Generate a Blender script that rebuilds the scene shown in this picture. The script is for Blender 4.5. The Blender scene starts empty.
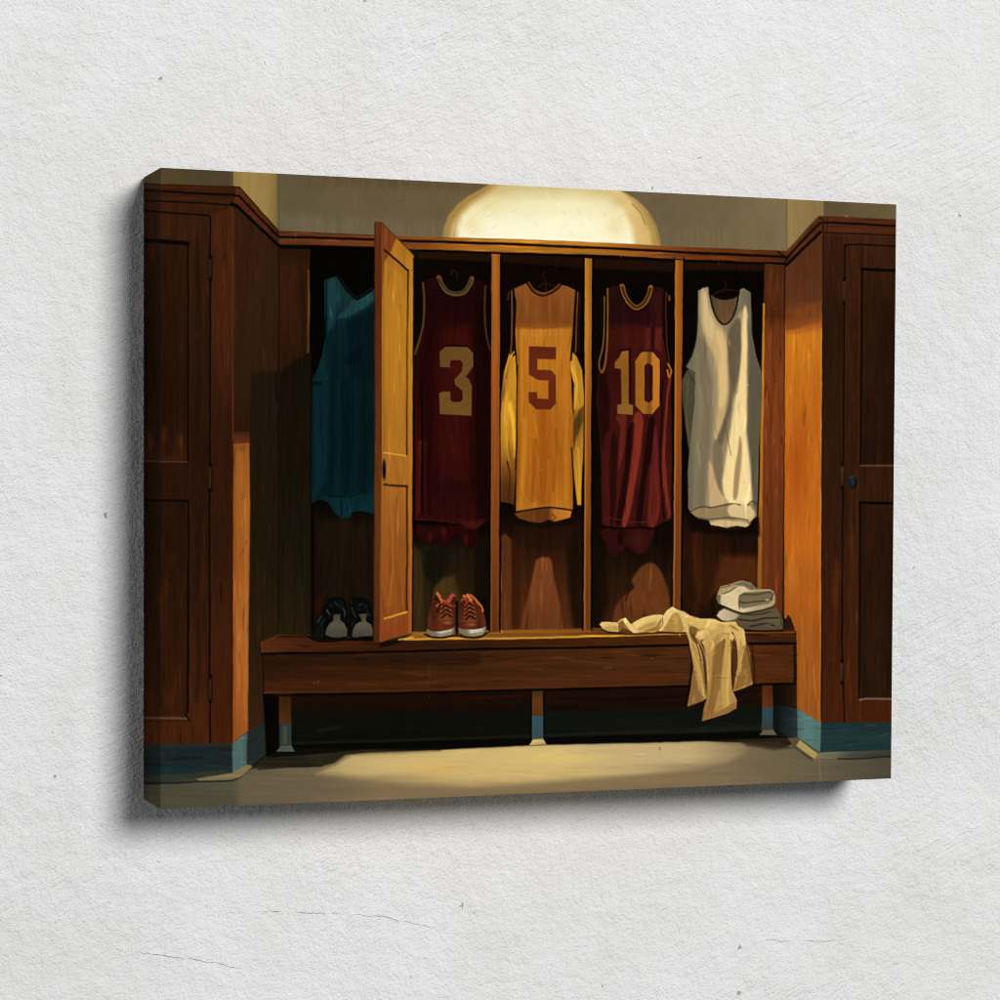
import bpy, math
import numpy as np
from mathutils import Matrix, Vector

INK = 0.92
AMBIENT = 0.105
KEYPOS = (1.95, -6.0, 2.5)
KEYSIZE = 2.8
KEYPOW = 495
WALLBUMP = 0.82
GAM = 1.1
CRACKS = ((-0.142, -0.088, -0.2128, -0.04, 0.014, 0.0002), (-0.205, -0.142, -0.227, -0.22, 0.012, 0.00018), (-0.094, -0.042, -0.2159, -0.19, 0.014, 0.00016), (0.133, 0.196, -0.2435, -0.04, 0.012, 0.00012))
DESAT = 0.03
FILLPOW = 38
scene = bpy.context.scene
COL = scene.collection

# ------------------------------------------------------------------ camera (solved from the canvas corners)
F, CX, CY, CZ, YAW, PIT, ROL, W, D, PX, PY = (2487.67, -0.440217, -1.21416, 0.00341939, 0.360826,
                                              -0.0299516, 0.00499536, 0.392866, 0.0414233, 51.3741, 58.8724)
H = 0.3048
fwd = np.array([math.sin(YAW) * math.cos(PIT), math.cos(YAW) * math.cos(PIT), math.sin(PIT)])
rgt = np.array([math.cos(YAW), -math.sin(YAW), 0.0])
upv = np.cross(rgt, fwd)
r2 = rgt * math.cos(ROL) + upv * math.sin(ROL)
u2 = -rgt * math.sin(ROL) + upv * math.cos(ROL)
cam = bpy.data.cameras.new('camera')
co = bpy.data.objects.new('camera', cam)
COL.objects.link(co)
m = Matrix.Identity(4)
for i in range(3):
    m[i][0], m[i][1], m[i][2] = r2[i], u2[i], -fwd[i]
m[0][3], m[1][3], m[2][3] = CX, CY, CZ
co.matrix_world = m
cam.sensor_width = 36.0
cam.lens = F / 1000.0 * 36.0
cam.shift_x = -PX / 1000.0
cam.shift_y = PY / 1000.0
cam.clip_start, cam.clip_end = 0.01, 100.0
scene.camera = co


def trace(P):
    """where a point of the print falls on the tracing the artwork was drawn over (units of the tracing)"""
    d = P - np.array([CX, CY, CZ])
    z = d @ fwd
    return 500 + PX + F * (d @ r2) / z, 500 + PY - F * (d @ u2) / z


# ------------------------------------------------------------------ print sheet: left wrap + front, one regular grid
GAP = 0.0012
NS, NC, NR = 24, 980, 850
ws = np.linspace(0, 1, NS + 1)[:-1]
PXc = np.concatenate([np.full(NS, -W / 2), np.linspace(-W / 2, W / 2, NC)])
PYc = np.concatenate([-GAP - (D - GAP) * ws, np.full(NC, -D)])
PZr = np.linspace(H / 2, -H / 2, NR)
POS = np.zeros((NR, NS + NC, 3))
POS[..., 0] = PXc[None]
POS[..., 1] = PYc[None]
POS[..., 2] = PZr[:, None]
X, Y = trace(POS)
CMIN, CMAX, RMIN, RMAX = X.min(0), X.max(0), Y.min(1), Y.max(1)
rng = np.random.default_rng(7)


def noise(x, y, sx, sy, seed):
    r = np.random.default_rng(seed)
    t = r.random((256, 256))
    u, v = x / sx, y / sy
    iu, iv = np.floor(u).astype(int), np.floor(v).astype(int)
    fu, fv = u - iu, v - iv
    fu, fv = fu * fu * (3 - 2 * fu), fv * fv * (3 - 2 * fv)
    a, b = t[iv & 255, iu & 255], t[iv & 255, (iu + 1) & 255]
    c, d = t[(iv + 1) & 255, iu & 255], t[(iv + 1) & 255, (iu + 1) & 255]
    return (a * (1 - fu) + b * fu) * (1 - fv) + (c * (1 - fu) + d * fu) * fv - 0.5


# the hand of the painter: edges wander a little
XW = X + 0.5 * noise(X, Y, 11, 22, 1) + 0.35 * noise(X, Y, 3, 6, 2)
YW = Y + 0.5 * noise(X, Y, 22, 11, 3) + 0.35 * noise(X, Y, 6, 3, 4)
VST = 0.6 * noise(X, Y, 2.2, 46, 11) + 0.45 * noise(X, Y, 5.5, 70, 12) + 0.45 * noise(X, Y, 1.3, 18, 13)
HST = 0.6 * noise(X, Y, 46, 2.2, 21) + 0.45 * noise(X, Y, 80, 6, 22) + 0.45 * noise(X, Y, 18, 1.4, 23)
MOT = 0.7 * noise(X, Y, 22, 22, 31) + 0.4 * noise(X, Y, 7, 7, 32) + 0.3 * noise(X + Y, Y - X, 2.5, 11, 33)
TEX = {'v': VST, 'h': HST, 'm': MOT}

IMG = np.zeros(X.shape + (3,))
LAB = np.zeros(X.shape, np.int32)
PARTS = []          # (name, parent index or None, label)


def part(name, parent=None, label=None):
    PARTS.append((name, parent, label))
    return len(PARTS)


def win(x0, y0, x1, y1):
    c = np.nonzero((CMAX >= x0) & (CMIN <= x1))[0]
    r = np.nonzero((RMAX >= y0) & (RMIN <= y1))[0]
    if len(c) == 0 or len(r) == 0:
        return None
    return (slice(r[0], r[-1] + 1), slice(c[0], c[-1] + 1))


def spline(pts, closed, n=5):
    p = np.array(pts, float)
    N = len(p)
    out = []
    for i in range(N if closed else N - 1):
        if closed:
            a, b, c, d = p[(i - 1) % N], p[i], p[(i + 1) % N], p[(i + 2) % N]
        else:
            a, b, c, d = p[max(i - 1, 0)], p[i], p[i + 1], p[min(i + 2, N - 1)]
        for k in range(n):
            t = k / n
            out.append(0.5 * ((2 * b) + (c - a) * t + (2 * a - 5 * b + 4 * c - d) * t * t + (3 * b - a - 3 * c + d) * t ** 3))
    if not closed:
        out.append(p[-1])
    return np.array(out)


def colour(spec, x, y):
    """an rgb triple (0-255) or ('v'|'h', [(pos, rgb), ...])"""
    if isinstance(spec[0], str):
        t = y if spec[0] == 'v' else x
        ks = [s[0] for s in spec[1]]
        cs = np.array([s[1] for s in spec[1]], float)
        return np.stack([np.interp(t, ks, cs[:, i]) for i in range(3)], -1) / 255.0
    return np.broadcast_to(np.array(spec, float) / 255.0, x.shape + (3,))


def lay(sl, a, spec, tex, amp, lab, clip):
    x, y = X[sl], Y[sl]
    c = IMG[sl] * spec[1] if spec[0] == 'mul' else colour(spec, x, y)
    if tex:
        amp = amp * .78
        c = np.clip(c * (1 + amp * TEX[tex][sl][..., None]) + 0.012 * amp * TEX[tex][sl][..., None], 0, 1)
    if clip is not None:
        L = LAB[sl]
        mk = np.zeros(L.shape, bool)
        for k in (clip if isinstance(clip, (list, tuple)) else [clip]):
            mk |= L == k
        a = a * mk
    IMG[sl] = IMG[sl] * (1 - a[..., None]) + c * a[..., None]
    if lab is not None:
        LAB[sl][a > 0.5] = lab


def poly(pts, spec, lab=None, soft=0.7, sm=False, tex='v', amp=0.22, al=1.0, clip=None):
    p = spline(pts, True) if sm else np.array(pts, float)
    b = soft + 2
    sl = win(p[:, 0].min() - b, p[:, 1].min() - b, p[:, 0].max() + b, p[:, 1].max() + b)
    if sl is None:
        return
    x, y = XW[sl], YW[sl]
    d2 = np.full(x.shape, 1e9)
    ins = np.zeros(x.shape, bool)
    n = len(p)
    for i in range(n):
        ax, ay = p[i]
        bx, by = p[(i + 1) % n]
        ex, ey = bx - ax, by - ay
        L = ex * ex + ey * ey
        if L < 1e-9:
            continue
        t = np.clip(((x - ax) * ex + (y - ay) * ey) / L, 0, 1)
        d2 = np.minimum(d2, (x - ax - t * ex) ** 2 + (y - ay - t * ey) ** 2)
        if ay != by:
            cr = ((ay > y) != (by > y)) & (x < (y - ay) / (by - ay) * ex + ax)
            ins ^= cr
    sd = np.where(ins, 1, -1) * np.sqrt(d2)
    a = np.clip(sd / (2 * soft) + 0.5, 0, 1)
    a = a * a * (3 - 2 * a) * al
    lay(sl, a, spec, tex, amp, lab, clip)


def line(pts, w, spec, al=1.0, soft=0.6, sm=False, lab=None, clip=None, tex=None, amp=0.2, taper=False):
    p = spline(pts, False) if sm else np.array(pts, float)
    wm = (max(w) if isinstance(w, (list, tuple)) else w) + soft + 2
    sl = win(p[:, 0].min() - wm, p[:, 1].min() - wm, p[:, 0].max() + wm, p[:, 1].max() + wm)
    if sl is None:
        return
    x, y = XW[sl], YW[sl]
    n = len(p)
    if isinstance(w, (list, tuple)):
        wv = np.interp(np.linspace(0, 1, n), np.linspace(0, 1, len(w)), w)
    elif taper:
        wv = w * np.sin(np.linspace(0.12, math.pi - 0.12, n)) ** 0.7
    else:
        wv = np.full(n, float(w))
    best = np.full(x.shape, -1e9)
    for i in range(n - 1):
        ax, ay = p[i]
        bx, by = p[i + 1]
        ex, ey = bx - ax, by - ay
        L = ex * ex + ey * ey
        if L < 1e-9:
            continue
        t = np.clip(((x - ax) * ex + (y - ay) * ey) / L, 0, 1)
        dd = np.sqrt((x - ax - t * ex) ** 2 + (y - ay - t * ey) ** 2)
        best = np.maximum(best, (wv[i] + (wv[i + 1] - wv[i]) * t) / 2 - dd)
    a = np.clip(best / (2 * soft) + 0.5, 0, 1) * al
    lay(sl, a, spec, tex, amp, lab, clip)


def blob(cx, cy, rx, ry, spec, al=0.6, clip=None, p=1.0, rot=0.0, lab=None, hard=False):
    R = max(rx, ry) * (1.1 if hard else 2.4)
    sl = win(cx - R, cy - R, cx + R, cy + R)
    if sl is None:
        return
    x, y = XW[sl] - cx, YW[sl] - cy
    c, s = math.cos(rot), math.sin(rot)
    u, v = (x * c + y * s) / rx, (-x * s + y * c) / ry
    q = u * u + v * v
    if hard:
        a = np.clip((1 - np.sqrt(q)) * min(rx, ry) / 1.2 + 0.5, 0, 1) * al
    else:
        a = np.exp(-q * p * 1.2) * al
        a = a * np.clip((5.6 - q) / 2, 0, 1)
    lay(sl, a, spec, None, 0, lab, clip)


# ------------------------------------------------------------------ the artwork (colours as printed)
plaster = part('painted_plaster')
glow = part('lamp_glow', plaster)
locker = part('painted_locker')
cornice = part('cornice', locker)
cabL = part('painted_cabinet', None, 'dark painted cabinet at the left end, its inner side partly lit')
cabLd = part('cabinet_door', cabL)
skL = part('skirting', cabL)
cabR = part('painted_cabinet', None, 'painted cabinet at the right end, its inner side glowing orange')
cabRd = part('cabinet_door', cabR)
knob = part('knob', cabR)
skR = part('skirting', cabR)
hinges = [part('hinge', cabL) for _ in range(3)] + [part('hinge', cabR) for _ in range(3)]
floor = part('painted_floor')
bench = part('painted_bench')
apron = part('bench_apron', bench)
legs = [part('bench_leg', bench) for _ in range(3)]
under_bench = part('bench_recess', locker)  # dark recess below the bench, its shade printed as colour
parts_ = [part('partition', locker) for _ in range(3)]
j1 = part('painted_jersey', None, 'dark teal sleeveless jersey half behind the open door')
j2 = part('painted_jersey', None, 'dark maroon sleeveless jersey with a 3')
j3 = part('painted_jersey', None, 'golden yellow jersey with a maroon 5')
j4 = part('painted_jersey', None, 'maroon sleeveless jersey with a gold 10')
j5 = part('painted_jersey', None, 'cream white sleeveless jersey without number')
n2, n3, n4 = part('jersey_number', j2), part('jersey_number', j3), part('jersey_number', j4)
t2, t4 = part('neck_trim', j2), part('neck_trim', j4)
sh1 = part('painted_shoe', None, 'black painted shoe with pale toe, the left one')
sh2 = part('painted_shoe', None, 'black painted shoe with pale toe, beside the open door')
sh3 = part('painted_shoe', None, 'red brown painted shoe with white sole, the left one')
sh4 = part('painted_shoe', None, 'red brown painted shoe with white sole, the right one')
tc1, tc2 = part('toe_cap', sh1), part('toe_cap', sh2)
so3, so4 = part('shoe_sole', sh3), part('shoe_sole', sh4)
door = part('locker_door', locker)
tw1 = part('painted_towel', None, 'folded white towel on top of the pile')
tw2 = part('painted_towel', None, 'folded grey towel at the bottom of the pile')
cloth = part('painted_cloth', None, 'cream cloth hanging over the bench edge')

# --- whole ground colour, floor first
poly([(130, 150), (910, 150), (910, 830), (130, 830)], (16, 8, 3), locker, tex='v', amp=.5)
poly([(130, 730), (910, 730), (910, 830), (130, 830)],
     ('h', [(143, (82, 78, 62)), (230, (94, 88, 70)), (300, (114, 100, 76)), (380, (142, 122, 88)), (560, (140, 120, 86)), (720, (134, 116, 86)), (820, (108, 98, 76)), (890, (86, 80, 66))]),
     floor, tex='h', amp=.07)
poly([(140, 792), (235, 788), (240, 815), (140, 815)], (86, 83, 66), None, soft=5, al=.8, clip=floor, tex='h', amp=.1)
poly([(236, 776), (300, 766), (338, 762), (350, 775), (300, 800), (240, 806)], (118, 104, 80), None, soft=6, al=.7, clip=floor, tex='h', amp=.1)
# pool of light
poly([(316, 774), (336, 763), (345, 754), (368, 752), (440, 749), (540, 744.5), (640, 742.5), (705, 740.5), (742, 744), (748, 750), (728, 763), (690, 770), (640, 775), (560, 781), (470, 786), (400, 782), (350, 777)],
     ('h', [(320, (160, 138, 94)), (345, (196, 172, 118)), (430, (212, 184, 120)), (560, (216, 190, 126)), (600, (206, 181, 128)), (690, (198, 174, 126)), (745, (146, 126, 92))]),
     None, soft=4, clip=floor, tex='h', amp=.06)
for (x, y, rx, ry, c, a) in [(400, 764, 46, 5, (220, 193, 126), .6), (440, 769, 42, 7, (218, 182, 104), .7), (560, 757, 60, 6, (228, 200, 117), .7), (562, 772, 50, 6, (209, 176, 107), .5),
                             (660, 752, 50, 6, (205, 180, 126), .5), (470, 784, 90, 5, (171, 145, 100), .6), (640, 780, 80, 5, (147, 123, 85), .7), (390, 778, 50, 4, (160, 134, 95), .6),
                             (700, 768, 60, 6, (141, 121, 90), .6), (545, 795, 200, 6, (136, 114, 80), .6), (330, 790, 60, 8, (115, 101, 80), .6), (770, 766, 40, 8, (119, 103, 80), .7),
                             (690, 790, 60, 5, (124, 105, 80), .5), (440, 798, 60, 5, (136, 116, 85), .5)]:
    blob(x, y, rx, ry, c, a, clip=floor)
# shadow under the bench on the floor
poly([(248, 770), (262, 756), (280, 747), (480, 738), (780, 728), (800, 742), (780, 748), (762, 745), (746, 742.5), (722, 742), (705, 741), (640, 743), (540, 745), (440, 750), (368, 752.5), (345, 755), (333, 763), (318, 766.5), (256, 768)],
     ('h', [(250, (44, 40, 26)), (330, (38, 34, 22)), (420, (22, 20, 12)), (540, (18, 17, 12)), (700, (24, 20, 13)), (780, (46, 38, 26))]), floor, soft=1.1, tex='h', amp=.4)
line([(258, 769), (290, 767), (322, 766)], 1.6, (28, 26, 18), .7, clip=floor)
poly([(300, 752), (340, 748), (440, 744), (440, 751), (352, 755), (335, 764), (316, 766)], (58, 52, 34), None, soft=3, al=.5, clip=floor)
poly([(736, 740), (780, 742), (792, 748), (775, 750), (748, 746)], (58, 48, 32), None, soft=2, al=.8, clip=floor)

# --- plaster above
poly([(130, 150), (910, 150), (910, 262), (787, 262), (560, 246), (278, 246), (232, 206), (130, 200)],
     ('h', [(278, (104, 92, 68)), (340, (108, 94, 68)), (400, (112, 97, 70)), (440, (114, 98, 68)), (665, (114, 101, 74)), (720, (120, 104, 76)), (786, (132, 114, 82))]), plaster, tex='m', amp=.08)
poly([(278, 214), (470, 222), (470, 245), (278, 236)], (120, 109, 84), None, soft=8, al=.55, clip=plaster)
poly([(660, 226), (786, 232), (786, 256), (660, 250)], (122, 108, 78), None, soft=8, al=.5, clip=plaster)
poly([(300, 170), (480, 178), (480, 192), (300, 186)], (100, 84, 58), None, soft=6, al=.6, clip=plaster)
poly([(130, 160), (233, 160), (233, 190), (130, 186)], ('h', [(143, (96, 84, 54)), (160, (92, 78, 50)), (228, (84, 72, 50)), (233, (96, 82, 52))]), plaster, tex='m', amp=.08)
poly([(233.3, 160), (277.6, 164), (278.6, 232), (233.3, 192)], ('h', [(233, (152, 125, 74)), (245, (164, 135, 80)), (266, (160, 132, 76)), (274, (144, 120, 70)), (279, (126, 105, 64))]), plaster, tex='v', amp=.07)
line([(277.8, 170), (278.6, 231)], 1.2, (92, 82, 54), .8, clip=plaster)
poly([(786.6, 190), (824, 190), (824, 217), (818.5, 215.5), (787, 251)], ('h', [(787, (158, 132, 84)), (800, (150, 125, 80)), (824, (142, 118, 76))]), plaster, tex='v', amp=.07)
line([(786.8, 196), (787, 250)], 1, (98, 84, 52), .8, clip=plaster)
poly([(823.6, 190), (910, 190), (910, 224), (823.6, 218)], ('h', [(824, (100, 86, 58)), (896, (112, 96, 66))]), plaster, tex='m', amp=.08)
# lamp glow on the wall
poly([(441.5, 242), (444, 228), (449, 215), (457, 205), (467, 197), (479, 190), (490, 184), (500, 178), (604, 180), (622, 191.5), (637, 200), (648, 211), (656, 225), (660, 240), (661, 250), (560, 252)],
     ('h', [(442, (172, 136, 72)), (480, (178, 142, 76)), (620, (204, 168, 96)), (661, (178, 142, 80))]), glow, soft=1.8, tex='m', amp=.12)
poly([(449, 240), (452, 226), (460, 213), (470, 203), (484, 194), (500, 184), (612, 184), (630, 200), (643, 214), (650, 232), (652, 248)],
     ('h', [(449, (206, 174, 108)), (480, (214, 184, 120)), (620, (230, 200, 134)), (652, (212, 176, 108))]), glow, soft=2.6, tex='m', amp=.1, clip=glow)
line([(444, 238), (448, 224), (458, 209), (472, 198), (492, 187)], 1.0, (144, 112, 60), .4, sm=True, clip=glow)
line([(454, 236), (457, 222), (465, 210), (478, 200), (498, 186)], 1.2, (168, 132, 70), .5, sm=True, clip=glow)
line([(632, 204), (641, 214), (645, 224)], 1.6, (140, 118, 78), .6, sm=True, clip=glow)
line([(648, 214), (655, 228), (659, 243)], 1.2, (150, 118, 62), .6, sm=True, clip=glow)
poly([(457, 240), (458, 228), (463, 215), (472, 206), (486, 197), (504, 186), (520, 180), (590, 180), (608, 192), (623, 209), (631, 226), (634, 243), (634, 248), (560, 250)],
     ('v', [(184, (206, 188, 130)), (192, (222, 206, 150)), (204, (240, 229, 182)), (222, (250, 244, 206)), (240, (254, 250, 220))]), glow, soft=4.5, tex='m', amp=.05, clip=glow)
for (x, y, rx, ry, c, a) in [(530, 232, 60, 16, (254, 250, 216), .7), (590, 190, 26, 8, (226, 212, 150), .6), (472, 224, 10, 12, (240, 222, 160), .6), (616, 226, 12, 16, (238, 216, 152), .6), (560, 205, 40, 10, (250, 244, 204), .5), (490, 205, 14, 8, (234, 216, 152), .5), (600, 236, 30, 6, (252, 244, 200), .5)]:
    blob(x, y, rx, ry, c, a, clip=glow)
for q in ((604, 190, 16, 8), (500, 190, 14, 7), (618, 200, 9, 9)):
    blob(*q, (208, 184, 124), .55, clip=glow)
for (p, q) in [((488, 217), (496, 211)), ((492, 228), (496, 226)), ((577, 209), (580, 214)), ((534, 222), (538, 226)), ((512, 212), (516, 210)), ((562, 210), (566, 214)), ((570, 232), (572, 235)), ((472, 233), (476, 230)), ((603, 213), (606, 216))]:
    line([p, q], .8, (214, 192, 124), .35, clip=glow)
line([(458, 236), (468, 222), (500, 198)], .8, (224, 202, 138), .35, sm=True, clip=glow)

# --- interiors of the lockers
poly([(309, 240), (376, 244), (376, 642), (309, 640)], ('v', [(248, (6, 4, 2)), (500, (10, 6, 3)), (530, (30, 20, 9)), (590, (30, 18, 8)), (610, (38, 14, 6)), (636, (26, 12, 6))]), locker, tex='v', amp=.5)
poly([(320, 522), (345, 516), (368, 530), (366, 600), (322, 600)], (34, 24, 10), None, soft=5, al=.6, clip=locker)
poly([(308, 262), (314, 262), (314, 630), (306, 636)], (5, 4, 2), None, soft=1, clip=locker)
poly([(412, 246), (491, 252), (491, 634), (412, 636)], ('v', [(250, (30, 16, 6)), (262, (14, 7, 3)), (530, (14, 6, 3)), (550, (34, 24, 10)), (600, (46, 32, 13)), (632, (48, 32, 14))]), locker, tex='v', amp=.35)
poly([(434, 588), (443, 578), (455, 575), (459, 600), (462, 634), (428, 634)], (80, 58, 27), None, soft=2.4, al=.85, clip=locker, tex='v')
poly([(413, 545), (420, 552), (424, 580), (424, 634), (413, 634)], (72, 54, 26), None, soft=3, al=.7, clip=locker)
poly([(424, 550), (450, 548), (448, 570), (434, 586), (424, 575)], (22, 16, 7), None, soft=3, al=.7, clip=locker)
poly([(474, 545), (491, 545), (491, 634), (474, 634)], (20, 12, 6), None, soft=4, al=.8, clip=locker)
poly([(500, 252), (586, 258), (585, 632), (499, 632)], ('v', [(252, (34, 16, 6)), (266, (16, 6, 3)), (512, (18, 8, 3)), (540, (46, 22, 9)), (570, (66, 32, 13)), (600, (84, 42, 18)), (630, (96, 48, 20))]), locker, tex='v', amp=.3)
poly([(501, 536), (506, 534), (512, 540), (512, 630), (500, 630)], (104, 54, 26), None, soft=1.2, al=.9, clip=locker, tex='v')
poly([(512, 540), (522, 545), (520, 626), (512, 630)], (62, 28, 10), None, soft=2, al=.7, clip=locker, tex='v')
poly([(536, 560), (541, 557), (549, 557.5), (552, 562), (554, 580), (560, 604), (563, 630), (520, 630), (526, 604), (532, 580)], ('v', [(556, (130, 72, 38)), (600, (126, 66, 33)), (630, (116, 60, 28))]), None, soft=1.6, sm=False, clip=locker, tex='v', amp=.2)
poly([(566, 530), (585, 530), (585, 630), (574, 630), (568, 590)], (30, 16, 6), None, soft=4, al=.85, clip=locker)
poly([(516, 524), (575, 524), (572, 545), (545, 552), (520, 545)], (44, 20, 8), None, soft=4, al=.7, clip=locker)
poly([(592, 258), (676, 262), (674, 634), (590, 632)], ('v', [(258, (36, 16, 6)), (272, (14, 6, 3)), (540, (20, 10, 4)), (580, (46, 24, 10)), (632, (60, 32, 14))]), locker, tex='v', amp=.35)
poly([(618, 632), (614, 612), (622, 598), (634, 588), (632, 580), (640, 568), (648, 563), (656, 565), (664, 578), (669, 596), (671, 620), (671, 632)], ('v', [(563, (106, 58, 25)), (600, (116, 60, 28)), (630, (100, 54, 24))]), None, soft=1.8, sm=True, clip=locker, tex='m', amp=.25)
blob(644, 598, 7, 8, (128, 60, 30), .6, clip=locker)
blob(622, 604, 6, 12, (96, 42, 20), .5, clip=locker)
line([(629, 590), (626, 600)], 2.5, (44, 22, 9), .6, clip=locker)
poly([(592, 540), (604, 540), (608, 600), (602, 632), (590, 632)], (22, 12, 5), None, soft=4, al=.8, clip=locker)
poly([(682, 262), (766, 262), (762, 634), (680, 634)], ('v', [(260, (30, 13, 5)), (272, (10, 5, 2)), (510, (14, 6, 2)), (530, (40, 18, 7)), (570, (58, 27, 10)), (630, (44, 20, 8))]), locker, tex='v', amp=.35)
poly([(722, 556), (758, 552), (757, 590), (735, 585), (722, 590), (710, 600)], (100, 48, 20), None, soft=5, al=.8, clip=locker, tex='m', amp=.3)
poly([(692, 532), (700, 528), (704, 610), (694, 615)], (76, 36, 14), None, soft=4, al=.5, clip=locker, tex='v')
poly([(726, 530), (760, 520), (759, 556), (730, 556)], (34, 16, 7), None, soft=5, al=.7, clip=locker)
poly([(682, 560), (690, 560), (700, 620), (712, 622), (716, 612), (690, 600)], (34, 14, 6), None, soft=4, al=.6, clip=locker)
# under-shelf soffits catching light
poly([(420, 250), (491, 254), (491, 262), (418, 258)], (48, 24, 8), None, soft=1.6, al=.7, clip=locker)
poly([(501, 254), (585, 258), (585, 268), (501, 262)], (40, 18, 6), None, soft=2, al=.7, clip=locker)
poly([(593, 260), (675, 262), (675, 272), (593, 268)], (46, 20, 7), None, soft=2, al=.7, clip=locker)
poly([(684, 262), (764, 264), (764, 271), (684, 270)], (50, 22, 8), None, soft=2, al=.7, clip=locker)

# --- back panel at the left (inside wall)
poly([(278, 246), (310, 246), (309, 350), (306, 636), (278, 637)], ('v', [(246, (46, 22, 10)), (270, (60, 30, 13)), (340, (56, 28, 11)), (360, (50, 24, 9)), (640, (36, 18, 7))]), locker, tex='v', amp=.3)
poly([(278, 373), (288, 366), (300, 357), (311, 351), (311, 640), (276, 640)], ('v', [(360, (28, 18, 8)), (500, (30, 21, 9)), (640, (42, 32, 15))]), locker, soft=2.4, tex='v', amp=.35)
line([(308.5, 270), (308.8, 300), (308, 352)], [1.0, 2.4, 1.6], (112, 78, 34), .85, clip=locker)
line([(303, 272), (303, 352)], 4, (40, 18, 8), .5, soft=1.6, clip=locker)
line([(286, 290), (283, 330)], 3, (84, 38, 16), .35, soft=1.4, clip=locker)
line([(298, 280), (295, 272)], 2, (84, 40, 18), .4, clip=locker)

# --- cornice across the back
poly([(278, 230.6), (375, 235), (400, 236), (500, 238.6), (600, 242.4), (680, 246.6), (787, 251), (787, 263), (680, 259.5), (600, 255), (500, 252.5), (420, 249.5), (370, 247.2), (278, 244.4)],
     ('h', [(278, (106, 54, 25)), (380, (122, 62, 28)), (420, (140, 76, 30)), (470, (178, 108, 34)), (530, (196, 122, 36)), (600, (188, 116, 36)), (650, (150, 84, 30)), (690, (122, 60, 26)), (787, (92, 44, 20))]), cornice, tex='h', amp=.2, soft=.6)
poly([(430, 240), (660, 248.5), (660, 252), (430, 244)], (166, 98, 30), None, soft=.8, al=.35, clip=cornice)
line([(278, 237), (330, 238), (370, 239.6), (400, 240.6), (500, 243.8), (600, 248), (680, 252), (786, 257)], 2.5, (16, 8, 4), .95, clip=cornice)
line([(420, 250.6), (500, 253.3), (600, 256), (680, 260.5), (786, 264)], 2.4, (10, 5, 2), .9)
line([(280, 246.4), (330, 247.4), (376, 249)], 4.0, (7, 4, 2), .95)
line([(470, 240.2), (540, 241.4), (600, 244)], 1.2, (222, 160, 66), .5, clip=cornice)
line([(278, 231.2), (380, 235.6)], 1, (70, 38, 20), .6, clip=cornice)

# --- left cabinet
poly([(130, 181.5), (160, 184), (232, 186.4), (240, 187), (240, 200), (236, 750), (130, 772)], ('v', [(182, (78, 38, 17)), (215, (62, 31, 14)), (320, (54, 27, 12)), (420, (44, 22, 9)), (520, (50, 25, 11)), (640, (66, 32, 14)), (700, (78, 38, 16)), (744, (74, 32, 12))]), cabL, tex='v', amp=.3)
poly([(211, 214), (232, 208), (232, 744), (211, 744)], ('v', [(210, (78, 38, 18)), (330, (80, 38, 18)), (420, (58, 28, 13)), (520, (56, 27, 12)), (640, (74, 34, 15)), (744, (78, 34, 13))]), cabL, soft=.8, tex='v', amp=.28)
poly([(130, 212), (160, 213), (209, 216), (209, 744), (130, 744)], ('v', [(212, (62, 32, 15)), (300, (58, 30, 14)), (420, (44, 22, 10)), (470, (50, 22, 10)), (520, (48, 24, 11)), (640, (62, 30, 13)), (720, (80, 38, 16)), (744, (80, 36, 14))]), cabLd, soft=.6, tex='v', amp=.3)
poly([(130, 242), (187, 244), (187, 460), (130, 460)], ('v', [(242, (52, 27, 12)), (300, (50, 25, 11)), (380, (42, 21, 9)), (440, (46, 22, 10)), (460, (64, 30, 13))]), cabLd, soft=.7, tex='v', amp=.3)
poly([(130, 502), (187, 503), (188, 716), (130, 716)], ('v', [(502, (42, 22, 10)), (560, (46, 23, 10)), (640, (54, 26, 11)), (716, (62, 30, 12))]), cabLd, soft=.7, tex='v', amp=.32)
line([(130, 239.5), (160, 241.2), (188, 243.4)], 4.2, (10, 6, 3), .97, clip=cabLd)
line([(188, 244), (188.3, 330), (188, 462)], 1.7, (14, 8, 4), .95, clip=cabLd)
line([(130, 460.8), (160, 461.3), (187, 461.8)], 1.5, (88, 68, 46), .8, clip=cabLd)
line([(143, 500), (187, 501), (189, 504), (188.4, 600), (188, 690), (187.4, 712)], 2.2, (12, 7, 3), .95, clip=cabLd)
line([(130, 717.6), (160, 718), (187, 718.6)], 2.0, (104, 84, 60), .8, clip=cabLd)
line([(130, 721), (188, 721)], 1.4, (52, 24, 9), .7, clip=cabLd)
line([(186, 714), (189, 721)], 1.6, (20, 10, 5), .9, clip=cabLd)
line([(190, 228), (190, 744)], 1.0, (70, 36, 17), .6, clip=cabLd)
for y0, y1 in ((244, 330), (340, 420), (510, 600), (620, 700)):
    line([(197, y0), (199, (y0 + y1) / 2), (196, y1)], 4, (36, 17, 8), .5, soft=2, clip=cabLd, sm=True)
    line([(204, y0 + 14), (203, y1)], 2.2, (76, 38, 18), .4, soft=1, clip=cabLd)
for x, y, c in ((150, 440, (96, 46, 18)), (164, 436, (92, 44, 18)), (181, 440, (104, 56, 24)), (160, 600, (84, 38, 14)), (166, 585, (82, 36, 14)), (172, 560, (70, 34, 14)), (150, 700, (84, 40, 16)), (152, 250, (96, 40, 18)), (178, 350, (64, 30, 14)), (170, 700, (90, 44, 18))):
    blob(x, y, 4, 10, c, .55, clip=cabLd)
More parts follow.
